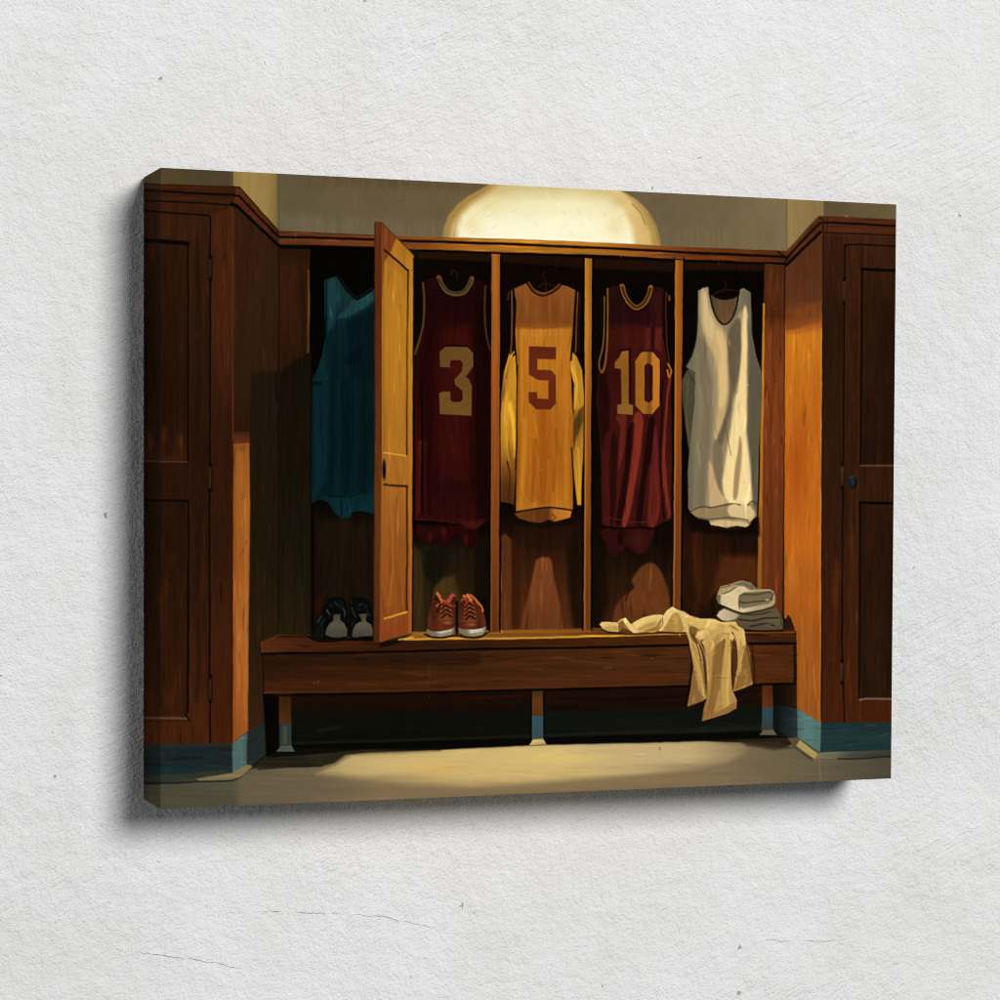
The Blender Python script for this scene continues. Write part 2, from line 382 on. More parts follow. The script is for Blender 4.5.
# door outline and hinges
line([(130, 209.5), (160, 212), (205, 215.2), (210.5, 216), (210, 255), (210.5, 279), (210, 400), (209.6, 500), (209.5, 600), (209.3, 677), (209.8, 702), (210, 744)], 1.5, (12, 7, 3), .95)
for k, (y0, y1) in enumerate(((259, 277), (467, 488), (679, 699))):
    poly([(208.4, y0), (211.8, y0), (211.8, y1), (208.4, y1)], (58, 38, 19), hinges[k], soft=.4, tex='v')
    line([(211.9, y0 - 3), (212, y1 + 3)], .9, (14, 8, 4), .9)
    line([(208.3, y0), (208.3, y1)], .7, (30, 18, 8), .9)
    blob(210, y0 - 3, 1.6, 2.4, (8, 5, 2), .9)
    blob(210, y1 + 3, 1.6, 2.4, (8, 5, 2), .9)
# cornice of the left cabinet (front, then the slanted return)
poly([(228, 187), (240, 187), (279, 230.6), (279, 249), (236, 209), (228, 206)], ('v', [(187, (96, 48, 22)), (230, (86, 42, 20)), (250, (70, 36, 17))]), cornice, soft=.7, tex='v', amp=.2)
poly([(130, 181.6), (160, 184), (228, 186.5), (236, 187), (234, 206), (228, 206), (160, 201.5), (130, 200)], ('v', [(182, (92, 46, 20)), (189, (70, 32, 15)), (194, (62, 32, 15)), (204, (70, 36, 17))]), cornice, soft=.7, tex='h', amp=.25)
line([(130, 183), (160, 184.6), (228, 187.3), (240, 187.6), (278.5, 231)], 1.2, (48, 24, 12), .75)
line([(130, 190), (160, 191), (200, 193.5), (232, 195), (239.6, 196.2), (258, 216), (278.6, 236.6)], 2.0, (15, 8, 4), .95, clip=[cornice, cabL])
line([(130, 200), (160, 201.2), (200, 203), (232, 205)], 1.6, (16, 9, 4), .9)
line([(232, 204), (237, 206), (256, 225), (278.8, 246)], 3.8, (10, 6, 3), .97)
# inner side of the left cabinet
poly([(232.4, 206), (237, 208), (279, 248), (279, 636), (262, 640), (266, 720), (247, 734), (232.4, 745)], ('v', [(210, (60, 32, 17)), (300, (60, 34, 18)), (380, (56, 31, 16)), (440, (50, 24, 12)), (480, (44, 26, 11)), (640, (50, 28, 12)), (740, (64, 34, 14))]), cabL, soft=.7, tex='v', amp=.2)
poly([(251.5, 372), (279, 371), (279, 636), (263, 641), (265, 722), (247, 733), (248.5, 440)], ('v', [(372, (38, 26, 13)), (480, (38, 26, 12)), (600, (42, 30, 14)), (660, (54, 34, 16)), (730, (64, 38, 19))]), cabL, soft=2, tex='v', amp=.25)
poly([(233.2, 432), (249.6, 431), (249.8, 444), (233.2, 444)], ('v', [(430, (66, 32, 17)), (441, (104, 50, 26))]), cabL, soft=1, tex='v')
poly([(233.4, 444), (249.6, 443), (250, 520), (248.6, 640), (248, 731), (233, 743)], ('v', [(444, (164, 92, 38)), (480, (176, 100, 38)), (560, (176, 98, 36)), (640, (186, 106, 44)), (700, (180, 98, 40)), (742, (160, 84, 32))]), cabL, soft=.8, tex='v', amp=.16)
line([(235, 446), (235, 740)], 2, (146, 76, 28), .6, soft=1, clip=cabL)
line([(245, 500), (246, 620), (245, 720)], 3, (196, 118, 54), .5, soft=1, clip=cabL)
blob(242, 448, 7, 4, (120, 60, 30), .5, clip=cabL)
for x, y in ((243, 552), (245, 545), (240, 556)):
    line([(x, y), (x + 1, y - 4)], 1, (118, 62, 22), .6, clip=cabL)
line([(232.6, 207), (232.9, 300), (232.6, 440)], 1.6, (112, 54, 24), .75, clip=cabL)
line([(231.6, 440), (231.6, 742)], 1.4, (66, 28, 10), .7, clip=cabL)
line([(278.6, 248), (278.6, 636)], 1, (16, 9, 4), .8)
line([(235, 215), (234.6, 320)], 1.2, (90, 44, 22), .4, clip=cabL)
# skirting, left
poly([(130, 743.5), (160, 744), (232.4, 743), (232.4, 775), (200, 778), (160, 783), (130, 785)], ('v', [(744, (42, 50, 47)), (758, (38, 47, 45)), (768, (34, 46, 46)), (774, (42, 51, 49)), (779, (58, 62, 52))]), skL, soft=.7, tex='h', amp=.2)
poly([(143, 766), (200, 764), (196, 774), (143, 776)], (26, 50, 56), None, soft=2.4, al=.5, clip=skL)
poly([(160, 748), (232, 746), (232, 764), (170, 764)], (32, 42, 42), None, soft=3, al=.6, clip=skL)
poly([(143, 776), (200, 773), (226, 770), (232, 775), (200, 782), (143, 784.5)], (58, 60, 48), skL, soft=1.4, al=.85, tex='h')
poly([(232.4, 743.5), (247.6, 732), (246.4, 764.5), (232.6, 774)], ('h', [(232, (80, 106, 102)), (241, (90, 117, 114)), (247, (70, 94, 93))]), skL, soft=.7, tex='v', amp=.15)
poly([(247.5, 732.5), (265, 721), (266.5, 754), (254, 765), (246.4, 764.5)], (38, 46, 44), skL, soft=.8, tex='m', amp=.25)
poly([(196, 779), (232, 773), (246, 765), (253, 766), (242, 776), (236, 780.5), (200, 782)], (136, 120, 82), floor, soft=.8, tex='h', amp=.15)
line([(130, 783.5), (160, 783.5), (196, 782), (232, 780.5), (242, 777)], [3, 2.2, 1.6, 1.8, .8], (30, 36, 36), .9)
line([(236, 781), (254, 766.5)], 1, (76, 68, 48), .6)
line([(252, 766), (266, 755)], 1.6, (20, 20, 16), .8)

# --- recess under the bench
poly([(264, 690), (797, 680), (800, 738), (480, 740), (268, 758)], ('v', [(684, (32, 16, 7)), (700, (38, 16, 8)), (709, (30, 14, 7)), (712, (19, 21, 14)), (728, (22, 24, 17)), (738, (16, 15, 10))]), under_bench, soft=.7, tex='h', amp=.4)
poly([(294, 694), (480, 688), (532, 690), (532, 706), (294, 720)], (30, 15, 6), None, soft=2, al=.6, clip=under_bench)
poly([(294, 742), (530, 734), (760, 726), (770, 730), (540, 738), (294, 745)], (36, 38, 26), None, soft=1.6, al=.7, clip=under_bench, tex='h')
poly([(294, 745), (530, 738), (770, 731), (770, 738), (540, 744), (420, 750), (294, 748)], (9, 8, 5), None, soft=1.2, al=.9, tex='h')
poly([(292, 712), (532, 708), (532, 734), (292, 742)], (17, 17, 9), None, soft=4, al=.7, clip=under_bench)
poly([(546, 712), (700, 706), (760, 705), (760, 724), (546, 732)], (19, 24, 17), None, soft=3, al=.6, clip=under_bench)
line([(560, 698), (620, 700), (680, 696)], 3, (22, 8, 4), .6, soft=1.6, clip=under_bench, sm=True)
line([(470, 698), (520, 696)], 2, (62, 26, 12), .5, soft=1.2, clip=under_bench)
line([(318, 731), (340, 727)], 3, (52, 44, 16), .5, soft=1.6, clip=under_bench)
poly([(263, 692), (279, 693), (279, 750), (266, 757)], (9, 7, 4), None, soft=.8)
poly([(772, 684), (797, 682), (798, 712), (797, 742), (776, 732)], ('h', [(772, (14, 10, 6)), (790, (42, 24, 12)), (797, (60, 30, 14))]), under_bench, soft=.8, tex='v')
poly([(774, 705), (786, 706), (797, 709), (797, 737), (788, 737), (774, 728)], ('h', [(772, (14, 16, 14)), (786, (30, 40, 42)), (797, (46, 58, 60))]), skR, soft=1, tex='m')
# legs
poly([(279, 694), (291, 694), (291, 724), (279, 724)], ('v', [(694, (64, 36, 14)), (722, (88, 48, 18))]), legs[0], soft=.6, tex='v')
poly([(279, 723), (291, 723), (291.6, 747), (279.4, 747)], ('h', [(279, (40, 50, 50)), (283, (54, 66, 66)), (291, (50, 63, 65))]), legs[0], soft=.6, tex='v')
line([(285, 728), (285, 742)], 3.4, (92, 82, 40), .75, soft=.9)
poly([(276, 751.5), (280.5, 746), (291.6, 745.5), (294.6, 751.5)], (92, 94, 78), legs[0], soft=.6, tex='h')
poly([(532, 690), (543, 690), (543, 717), (532, 717)], ('v', [(690, (74, 48, 22)), (700, (106, 62, 28)), (716, (104, 56, 24))]), legs[1], soft=.6, tex='v')
poly([(532, 716), (543, 716), (543.4, 740), (532, 740)], ('v', [(716, (58, 92, 102)), (740, (68, 86, 86))]), legs[1], soft=.6, tex='v')
poly([(529, 745), (533, 739.5), (543.4, 739), (546.4, 744.4)], ('h', [(529, (222, 196, 122)), (546, (196, 168, 100))]), legs[1], soft=.6, tex='h')
line([(544.4, 692), (544.6, 738)], 1.6, (12, 10, 6), .8)
line([(531, 692), (531.2, 738)], 1.2, (12, 10, 6), .8)
poly([(762, 685), (772.6, 684), (772.8, 708), (762, 708)], ('v', [(684, (84, 42, 17)), (708, (106, 52, 22))]), legs[2], soft=.6, tex='v')
poly([(762, 707.5), (772.8, 707.5), (772.8, 732), (761.6, 732)], ('v', [(708, (46, 78, 84)), (718, (52, 74, 78)), (732, (62, 64, 56))]), legs[2], soft=.6, tex='v')
poly([(759.6, 735), (763, 730.5), (773, 730), (776.8, 735)], (100, 94, 74), legs[2], soft=.7, tex='h')

# --- bench
poly([(261, 641.5), (280, 634), (374, 637), (400, 632), (500, 630), (590, 628), (680, 628), (795, 629), (796.6, 633), (797, 643.5), (690, 645), (580, 648.4), (480, 650), (400, 652), (262, 653.5)],
     ('h', [(262, (88, 42, 18)), (330, (66, 32, 13)), (375, (52, 26, 11)), (402, (150, 96, 34)), (470, (140, 86, 30)), (540, (138, 82, 28)), (600, (120, 66, 24)), (700, (96, 50, 18)), (796, (70, 34, 13))]), bench, soft=.6, tex='h', amp=.22)
poly([(261, 642.4), (374, 641.5), (398, 640.4), (480, 639.8), (580, 637.8), (690, 634.6), (795, 632.6), (797, 643.5), (690, 645), (580, 648.4), (480, 650), (400, 652), (262, 653.5)],
     ('h', [(262, (96, 48, 22)), (300, (84, 40, 17)), (375, (62, 30, 13)), (480, (62, 31, 12)), (560, (76, 38, 14)), (690, (88, 44, 17)), (796, (70, 34, 14))]), bench, soft=.7, tex='h', amp=.25)
line([(398, 639.6), (430, 638.6), (480, 638.6), (540, 637.6), (580, 636.6), (640, 635), (690, 633.4)], [1.2, 2.2, 2, 1.8, 2.2, 1.6, 1.6], (226, 160, 56), .9, clip=bench)
line([(744, 633), (795, 632)], 1.4, (150, 86, 34), .8, clip=bench)
line([(398, 634), (500, 632), (590, 631)], 2.2, (176, 112, 40), .5, soft=1, clip=bench)
line([(276, 636.5), (308, 637), (370, 641)], 1.2, (22, 12, 5), .7, clip=bench)
blob(500, 631.5, 3, 1.6, (240, 186, 84), .7, clip=bench)
poly([(262.5, 653), (400, 652), (480, 650), (580, 648), (690, 645), (796, 643), (795.4, 682.5), (690, 685), (580, 687.4), (480, 690), (400, 692), (263.5, 694)],
     ('h', [(263, (58, 28, 12)), (330, (62, 30, 13)), (420, (70, 36, 15)), (540, (80, 42, 17)), (680, (84, 44, 19)), (760, (92, 46, 19)), (796, (84, 42, 17))]), apron, soft=.6, tex='h', amp=.26)
poly([(263, 655), (400, 653), (480, 651), (480, 664), (400, 668), (263, 672)], (44, 24, 11), None, soft=4, al=.6, clip=apron, tex='h')
poly([(262, 680), (400, 680), (590, 674), (690, 672), (690, 685), (590, 687), (400, 692), (262, 694)], (92, 44, 20), None, soft=3, al=.5, clip=apron, tex='h')
line([(264, 692.6), (400, 690.6), (480, 688.6), (580, 686.2), (690, 683.6)], 1.2, (104, 54, 24), .55, clip=apron)
line([(262, 653.6), (330, 653), (400, 651.4), (480, 649), (580, 647.8), (690, 644.8), (796, 643.4)], 2.3, (9, 6, 3), .96)
line([(263, 695.5), (400, 693.3), (480, 691.3), (580, 689), (690, 686.4), (796, 684)], 2.0, (9, 6, 3), .85)
line([(262.6, 654), (263.4, 692)], 1.2, (18, 9, 4), .8)
line([(262, 652.5), (261.2, 642.5), (279, 635.5)], 1, (120, 66, 32), .5)
line([(428, 664), (430, 676), (427, 683)], 1.4, (100, 50, 22), .5, sm=True, clip=apron)
for x, y in ((606, 668), (610, 668), (652, 658), (314, 683), (318, 682)):
    blob(x, y, 1.4, 1.2, (126, 80, 44), .6, clip=apron)
for x, y, rx in ((330, 668, 30), (420, 672, 24), (520, 664, 34), (620, 662, 28), (660, 676, 22), (770, 656, 12), (775, 672, 12)):
    blob(x, y, rx, 2.4, (102, 50, 22), .4, clip=apron)
line([(751.6, 646), (753.6, 664), (755, 684)], 1.6, (34, 16, 7), .6)
line([(794.6, 645), (794.4, 682)], 1.6, (12, 7, 4), .8)
line([(796, 626), (796.8, 644)], 1.6, (24, 12, 6), .8)

# --- partitions
for k, q in enumerate(([(491.6, 254), (500, 254), (499.4, 440), (499, 632), (490.4, 632), (491, 440)],
                       [(585, 258), (592, 258.4), (591, 440), (590.6, 630), (583.6, 630), (584.4, 440)],
                       [(675, 260), (682.8, 260.4), (681.6, 440), (680.6, 612), (672.8, 608), (674.2, 440)])):
    c = ([(254, (184, 106, 36)), (330, (180, 100, 36)), (440, (160, 84, 34)), (540, (138, 72, 32)), (632, (108, 54, 24))],
         [(258, (184, 122, 40)), (330, (200, 126, 40)), (440, (170, 92, 32)), (540, (128, 66, 30)), (630, (112, 58, 26))],
         [(260, (172, 96, 30)), (330, (176, 94, 28)), (440, (156, 80, 28)), (540, (124, 62, 30)), (612, (116, 58, 28))])[k]
    poly(q, ('v', c), parts_[k], soft=.6, tex='v', amp=.16)
    x0, x1 = q[0][0], q[1][0]
    line([(x0 + 1.2, 256), (q[5][0] + 1.1, 440), (q[4][0] + 1, q[4][1] - 1)], 1.5, (206, 134, 46) if k else (150, 84, 28), .55, clip=parts_[k])
    line([(x1 - 1.6, 256), (q[2][0] - 1.5, 440), (q[3][0] - 1.5, q[3][1] - 2)], 2.4, (140, 70, 24), .4, soft=1, clip=parts_[k])
    line([(x1 + 1.1, 258), (q[2][0] + 1.1, 440), (q[3][0] + 1, q[3][1])], 1.7, (6, 4, 2), .9)
    line([(x0 - 1, 258), (q[5][0] - 1, 440), (q[4][0] - 1, q[4][1])], 1.5, (8, 5, 2), .85)
# right post
poly([(764.4, 264), (785, 265), (784.6, 440), (783, 626), (758.6, 626), (761, 440)], ('v', [(264, (86, 42, 19)), (290, (94, 46, 21)), (314, (88, 40, 18)), (330, (118, 56, 26)), (380, (136, 66, 28)), (440, (128, 62, 27)), (520, (116, 54, 26)), (626, (112, 52, 24))]), locker, soft=.7, tex='v', amp=.2)
line([(763.8, 304), (762.8, 380), (761.4, 460), (760.2, 540), (758.8, 624)], [2.2, 2.6, 3, 4, 4.6], ('v', [(300, (206, 130, 38)), (440, (196, 122, 36)), (520, (172, 106, 38)), (625, (148, 90, 34))]), .95)
line([(785, 266), (784.8, 440), (783.2, 600), (782.6, 622)], 1.3, (26, 13, 7), .9)
line([(772, 270), (769, 290), (776, 310)], 2, (120, 60, 28), .4, sm=True, clip=locker)
line([(778, 275), (774, 300)], 1.6, (122, 62, 30), .4, clip=locker)
for x in (767.5, 772.5, 778):
    line([(x, 320), (x - 1, 430), (x - 2.4, 610)], 1.6, (150, 74, 32) if x != 772.5 else (92, 42, 18), .35, soft=.9, clip=locker)

# --- right cabinet: lit inner side
poly([(785.4, 266), (787, 262), (823, 230), (824, 724), (818, 722), (797, 708), (796.5, 632), (784, 618)],
     ('v', [(235, (92, 50, 28)), (300, (104, 56, 29)), (312, (128, 68, 32)), (318, (120, 62, 29)), (326, (180, 100, 36)), (334, (210, 122, 32)), (400, (204, 112, 30)), (460, (196, 98, 24)), (540, (202, 104, 28)), (620, (180, 94, 30)), (720, (164, 90, 34))]), cabR, soft=.7, tex='v', amp=.14)
poly([(786, 310), (806, 305), (823, 300), (823, 322), (804, 328), (786, 331)], ('h', [(786, (128, 66, 30)), (823, (150, 80, 36))]), None, soft=2.4, al=.8, clip=cabR, tex='m', amp=.3)
poly([(786, 331), (800, 328.5), (823, 321), (823, 327), (800, 334), (786, 334)], (182, 98, 36), None, soft=1.4, al=.7, clip=cabR)
for (x, y, rx, ry, c, a) in [(804, 350, 14, 20, (216, 126, 30), .6), (814, 380, 6, 30, (196, 100, 30), .4), (800, 440, 12, 40, (186, 88, 22), .55), (814, 470, 6, 60, (208, 118, 36), .6), (792, 480, 5, 40, (198, 92, 26), .5), (806, 540, 12, 26, (214, 118, 32), .5),
                             (792, 575, 5, 20, (208, 122, 50), .6), (812, 600, 8, 30, (204, 102, 28), .5), (804, 640, 8, 26, (176, 100, 42), .6), (812, 680, 8, 30, (178, 100, 36), .6), (790, 420, 4, 40, (216, 124, 44), .5), (797, 470, 5, 30, (180, 80, 22), .5)]:
    blob(x, y, rx, ry, c, a, clip=cabR)
line([(821.6, 330), (820.8, 480), (820.6, 600), (821.4, 720)], 2.6, (206, 130, 50), .6, soft=1, clip=cabR)
poly([(784, 626), (786, 618), (788.4, 614.6), (791, 619), (795, 629), (784, 629)], (54, 27, 13), bench, soft=.8, tex='m')
# front of the right cabinet
poly([(822.6, 216), (910, 220), (910, 751), (820.6, 751)], ('v', [(218, (84, 44, 23)), (240, (72, 37, 19)), (300, (64, 33, 17)), (420, (60, 30, 14)), (520, (60, 31, 15)), (620, (72, 34, 15)), (722, (82, 38, 16))]), cabR, soft=.6, tex='v', amp=.22)
poly([(822.8, 236), (843.6, 237), (842.4, 480), (841, 722), (821, 722)], ('v', [(236, (66, 33, 17)), (330, (52, 26, 12)), (480, (58, 29, 14)), (600, (66, 31, 14)), (722, (80, 36, 15))]), cabR, soft=.7, tex='v', amp=.24)
line([(823.4, 236), (822.6, 440), (821.4, 720)], 1.2, (36, 18, 9), .7)
poly([(845, 244.5), (910, 247), (910, 722), (841.6, 722)], ('v', [(244, (70, 36, 18)), (300, (62, 31, 15)), (420, (58, 29, 13)), (520, (60, 31, 14)), (620, (72, 34, 14)), (722, (78, 36, 14))]), cabRd, soft=.6, tex='v', amp=.22)
poly([(863, 272), (910, 274), (910, 464), (862.4, 464)], ('v', [(272, (62, 32, 15)), (340, (50, 26, 12)), (464, (46, 23, 11))]), cabRd, soft=.7, tex='v', amp=.28)
poly([(860.6, 505), (910, 506), (910, 698), (859.6, 698)], ('v', [(505, (54, 27, 13)), (580, (48, 24, 11)), (698, (48, 27, 13))]), cabRd, soft=.7, tex='v', amp=.3)
poly([(880, 300), (910, 300), (910, 460), (884, 460)], (40, 20, 10), None, soft=6, al=.6, clip=cabRd)
poly([(882, 520), (910, 520), (910, 690), (886, 690)], (40, 21, 10), None, soft=6, al=.5, clip=cabRd)
line([(844.6, 722), (842, 640), (842.4, 560), (843.4, 440), (844.2, 330), (845, 245), (860, 244.4), (910, 246.6)], 1.5, (14, 8, 4), .92)
line([(862, 246), (861.6, 270)], 1.2, (34, 17, 8), .7, clip=cabRd)
line([(862, 269.2), (880, 270), (910, 271)], 3.0, (9, 6, 3), .97, clip=cabRd)
line([(862, 269), (861.4, 360), (860.6, 464)], 2.0, (14, 8, 4), .92, clip=cabRd)
line([(859, 268), (858.6, 460)], 1.3, (86, 42, 19), .5, clip=cabRd)
line([(861, 465.6), (910, 466)], 1.8, (108, 76, 50), .85, clip=cabRd)
line([(860.6, 502.6), (880, 503), (910, 503.4)], 2.8, (9, 6, 3), .96, clip=cabRd)
line([(860.4, 502), (859.8, 600), (859.2, 700)], 1.8, (14, 8, 4), .9, clip=cabRd)
line([(859.6, 700), (866, 698.6), (910, 699)], 2.0, (128, 104, 82), .85, clip=cabRd)
line([(856.8, 470), (857, 720)], 1, (92, 44, 18), .4, clip=cabRd)
line([(852, 490), (851, 560), (850, 640)], 3, (86, 42, 18), .35, soft=1.4, clip=cabRd)
line([(833, 370), (832, 450)], 3, (66, 32, 15), .5, soft=1.4, clip=cabR)
line([(836, 560), (834, 660)], 3, (104, 48, 20), .45, soft=1.4, clip=cabR)
for x, y, c in ((874, 480, (78, 36, 15)), (870, 540, (76, 36, 16)), (866, 380, (64, 34, 17)), (872, 330, (60, 34, 17)), (876, 630, (62, 34, 18)), (870, 670, (66, 38, 20)), (835, 595, (110, 50, 22)), (838, 575, (96, 46, 20))):
    blob(x, y, 4, 12, c, .5, clip=[cabR, cabRd])
for k, (x, y0, y1) in enumerate(((844, 281, 301), (842, 466, 486), (841.6, 663, 681))):
    poly([(x - 1.5, y0), (x + 1.4, y0), (x + 1.4, y1), (x - 1.5, y1)], ('v', [(y0, (70, 52, 30)), (y1, (62, 38, 17))]), hinges[3 + k], soft=.4, tex='v')
    blob(x, y1 + 2, 1.5, 2.2, (8, 5, 2), .9)
    blob(x, y0 - 2, 1.5, 2.2, (8, 5, 2), .8)
blob(853, 482.4, 4.2, 6, (8, 7, 6), 1, hard=True)
blob(852, 481.4, 4.0, 5.8, (24, 36, 40), 1, hard=True, lab=knob)
blob(852.6, 481.6, 2.3, 3.4, (38, 54, 58), .8, clip=knob)
line([(850, 478.6), (851.4, 476.6), (853.6, 476.8)], 1, (74, 92, 98), .7, sm=True)
# cornice of the right cabinet
poly([(786.5, 250.6), (818.6, 215.8), (824, 216), (910, 220.2), (910, 236), (824, 233), (820, 233.5), (786.5, 266)], ('v', [(215, (92, 47, 24)), (226, (84, 42, 21)), (250, (100, 50, 25)), (266, (74, 38, 18))]), cornice, soft=.6, tex='h', amp=.2)
line([(786.6, 258), (803, 240), (820, 223), (828, 222.6), (860, 224), (910, 226.6)], 2.0, (14, 8, 4), .95, clip=cornice)
line([(786, 265.5), (803, 248.5), (820, 232.6)], 2.8, (12, 7, 3), .95)
line([(820, 232.4), (860, 233.8), (910, 235.6)], 1.2, (18, 10, 5), .9)
line([(818, 216.4), (823, 220), (823, 232)], 2.2, (40, 22, 12), .7, clip=cornice)
line([(827, 219), (827, 232)], 1, (30, 16, 8), .7, clip=cornice)
line([(787, 252), (819, 217)], 1, (126, 76, 40), .5, clip=cornice)
line([(778, 252), (787, 258), (784, 264)], 1.6, (20, 10, 5), .8, clip=cornice)
blob(846.4, 216.4, 1.4, 1.2, (150, 130, 80), .8)
# skirting, right
poly([(797, 708), (821, 723), (820.4, 752.5), (797.4, 737)], ('h', [(797, (82, 114, 111)), (806, (93, 126, 121)), (820, (90, 122, 115))]), skR, soft=.7, tex='v', amp=.14)
poly([(821, 722.6), (910, 722.4), (910, 752), (820.4, 752.6)], ('v', [(722, (34, 55, 56)), (740, (38, 62, 63)), (750, (34, 58, 59))]), skR, soft=.6, tex='h', amp=.16)
for x, y, w_ in ((848, 745, 8), (880, 736, 7), (866, 726, 10), (884, 734, 5)):
    line([(x, y), (x + w_, y - 1)], 1, (96, 84, 62), .5, clip=skR)
poly([(788, 738), (797, 737), (820.4, 752), (817, 758.6), (812, 759.4), (793, 746)], (96, 84, 58), skR, soft=.8, tex='h', amp=.15)
poly([(800, 740), (818.6, 754), (815, 759), (796, 745.6)], (180, 158, 98), skR, soft=.8, tex='h', amp=.1)
poly([(818, 753.4), (826, 752), (910, 749), (910, 757), (840, 758), (816, 758.6)], ('h', [(818, (134, 128, 100)), (836, (116, 114, 92)), (850, (82, 84, 72)), (892, (66, 66, 56))]), skR, soft=.7, tex='h', amp=.15)
line([(838, 758.6), (860, 758.6), (890, 756.6), (910, 756)], 1.5, (30, 32, 28), .85)
line([(793, 746.5), (812, 760)], 1, (58, 50, 36), .7)
line([(819.4, 760), (820.4, 782)], 1, (152, 126, 84), .6, clip=floor)

# --- jersey 1 (teal)
poly([(324.4, 281), (327, 279), (337, 276), (341, 280), (348, 290), (357, 299), (366, 294), (372, 290), (380, 288), (380, 516), (362, 511), (352, 512), (349, 518), (342, 518.5), (335, 513), (328, 502), (320, 499), (311.6, 503), (311.6, 420), (312.5, 378), (317, 370), (322.6, 355), (325, 336)],
     ('v', [(276, (27, 57, 60)), (300, (23, 51, 54)), (325, (12, 38, 41)), (350, (9, 34, 38)), (420, (6, 29, 32)), (480, (7, 31, 34)), (518, (10, 40, 45))]), j1, soft=.8, tex='v', amp=.3)
poly([(337, 318), (352, 300), (357, 300.5), (372, 291), (374, 300), (362, 310), (346, 318)], (39, 77, 80), None, soft=1.6, al=.75, clip=j1)
poly([(327, 282), (335, 279), (338, 300), (334, 326), (328, 332)], (32, 68, 71), None, soft=2, al=.7, clip=j1)
poly([(339, 282), (348, 294), (350, 305), (342, 316), (340, 300)], (21, 51, 53), None, soft=1.6, al=.7, clip=j1)
poly([(346, 322), (362, 312), (376, 300), (376, 380), (352, 380)], (5, 25, 28), None, soft=4, al=.8, clip=j1)
poly([(343, 362), (352, 352), (362, 346), (360, 362), (350, 366)], (3, 18, 19), None, soft=2, al=.7, clip=j1)
poly([(314, 372), (326, 345), (330, 400), (326, 480), (313, 500)], (16, 53, 57), None, soft=3, al=.55, clip=j1)
poly([(312, 382), (323, 382), (323, 386), (312, 386)], (4, 22, 24), None, soft=1, al=.7, clip=j1)
for x, c in ((331, (5, 25, 27)), (338, (12, 47, 52)), (346, (3, 20, 21)), (356, (10, 42, 46)), (364, (3, 20, 21))):
    line([(x, 380), (x + 1, 440), (x - 1, 500)], 4, c, .5, soft=2, clip=j1)
line([(326.4, 281), (326.4, 320), (325.4, 340)], 1.3, (4, 12, 14), .8, clip=j1)
line([(338.4, 277), (347.6, 290), (357, 298.4), (372, 289)], 2.6, (22, 26, 22), .8, clip=None)
line([(337.6, 277), (346.6, 290.4), (357, 299.8), (372, 290.4)], 1.8, (4, 10, 10), .9, clip=None)
poly([(312, 503), (322, 496), (340, 498), (356, 494), (376, 494), (376, 512), (352, 514), (346, 519), (336, 514), (328, 504)], (13, 53, 59), None, soft=2, al=.55, clip=j1, tex='v')
line([(330, 496), (346, 497), (360, 494)], 1.4, (4, 22, 24), .7, clip=j1, sm=True)
line([(341, 500), (342, 515)], 2, (5, 25, 28), .7, clip=j1)
line([(349, 500), (350, 516)], 2, (25, 71, 78), .5, clip=j1)

# --- jersey 2 (maroon, 3)
poly([(418, 523), (426, 526), (440, 525), (470, 526), (478, 530), (474, 545), (468, 549), (462, 540), (456, 536), (448, 548), (440, 545), (434, 539), (429, 545), (423, 539), (416, 534)], (44, 9, 8), j2, sm=True, soft=1.4, tex='m', amp=.6)
for x, y in ((430, 538), (444, 532), (466, 540)):
    blob(x, y, 3, 6, (96, 26, 18), .6, clip=j2)
poly([(423, 282), (430, 278), (438, 276.6), (441, 284), (446, 291), (456, 293.6), (465, 291), (470, 284), (473, 279), (481, 281), (488, 285), (487, 300), (486.6, 325), (488, 345), (490.6, 352), (490.6, 440), (489, 520), (478, 528), (460, 524), (430, 520), (415, 520), (414.6, 440), (414.4, 357), (421, 335), (424, 310)],
     ('v', [(277, (38, 10, 12)), (300, (36, 7, 8)), (340, (48, 9, 7)), (380, (54, 11, 8)), (440, (56, 12, 8)), (480, (46, 9, 8)), (524, (56, 14, 11))]), j2, soft=.8, tex='v', amp=.3)
poly([(442, 330), (470, 325), (472, 345), (466, 480), (440, 480)], (74, 17, 10), None, soft=6, al=.6, clip=j2, tex='v', amp=.3)
poly([(474, 300), (491, 300), (491, 520), (478, 520), (474, 430)], (24, 4, 4), None, soft=5, al=.75, clip=j2)
poly([(415, 360), (424, 340), (430, 300), (436, 300), (432, 420), (424, 500)], (34, 6, 7), None, soft=4, al=.6, clip=j2)
poly([(417, 442), (421.4, 440), (420, 510), (416, 518)], (92, 30, 20), None, soft=1.4, al=.6, clip=j2)
line([(425.6, 440), (425, 500)], 1.6, (92, 26, 18), .5, soft=.8, clip=j2)
line([(421.8, 380), (422, 440), (422.4, 514)], 1.4, (12, 3, 3), .8, clip=j2)
line([(432, 400), (429, 470), (430, 515)], 3, (28, 5, 5), .6, soft=1.4, clip=j2)
line([(452, 434), (453, 452)], 2, (96, 30, 18), .5, soft=1, clip=j2)
line([(470, 420), (474, 500)], 3, (36, 6, 6), .6, soft=1.4, clip=j2)
line([(416, 519), (440, 521), (460, 524.6), (480, 527)], 1.6, (88, 26, 18), .55, clip=j2, sm=True)
poly([(456, 519), (470, 521), (484, 520), (478, 529), (466, 528)], (80, 24, 16), None, soft=1.4, al=.7, clip=j2)
line([(416, 524), (432, 524), (448, 527)], 1.6, (20, 5, 5), .8, sm=True)
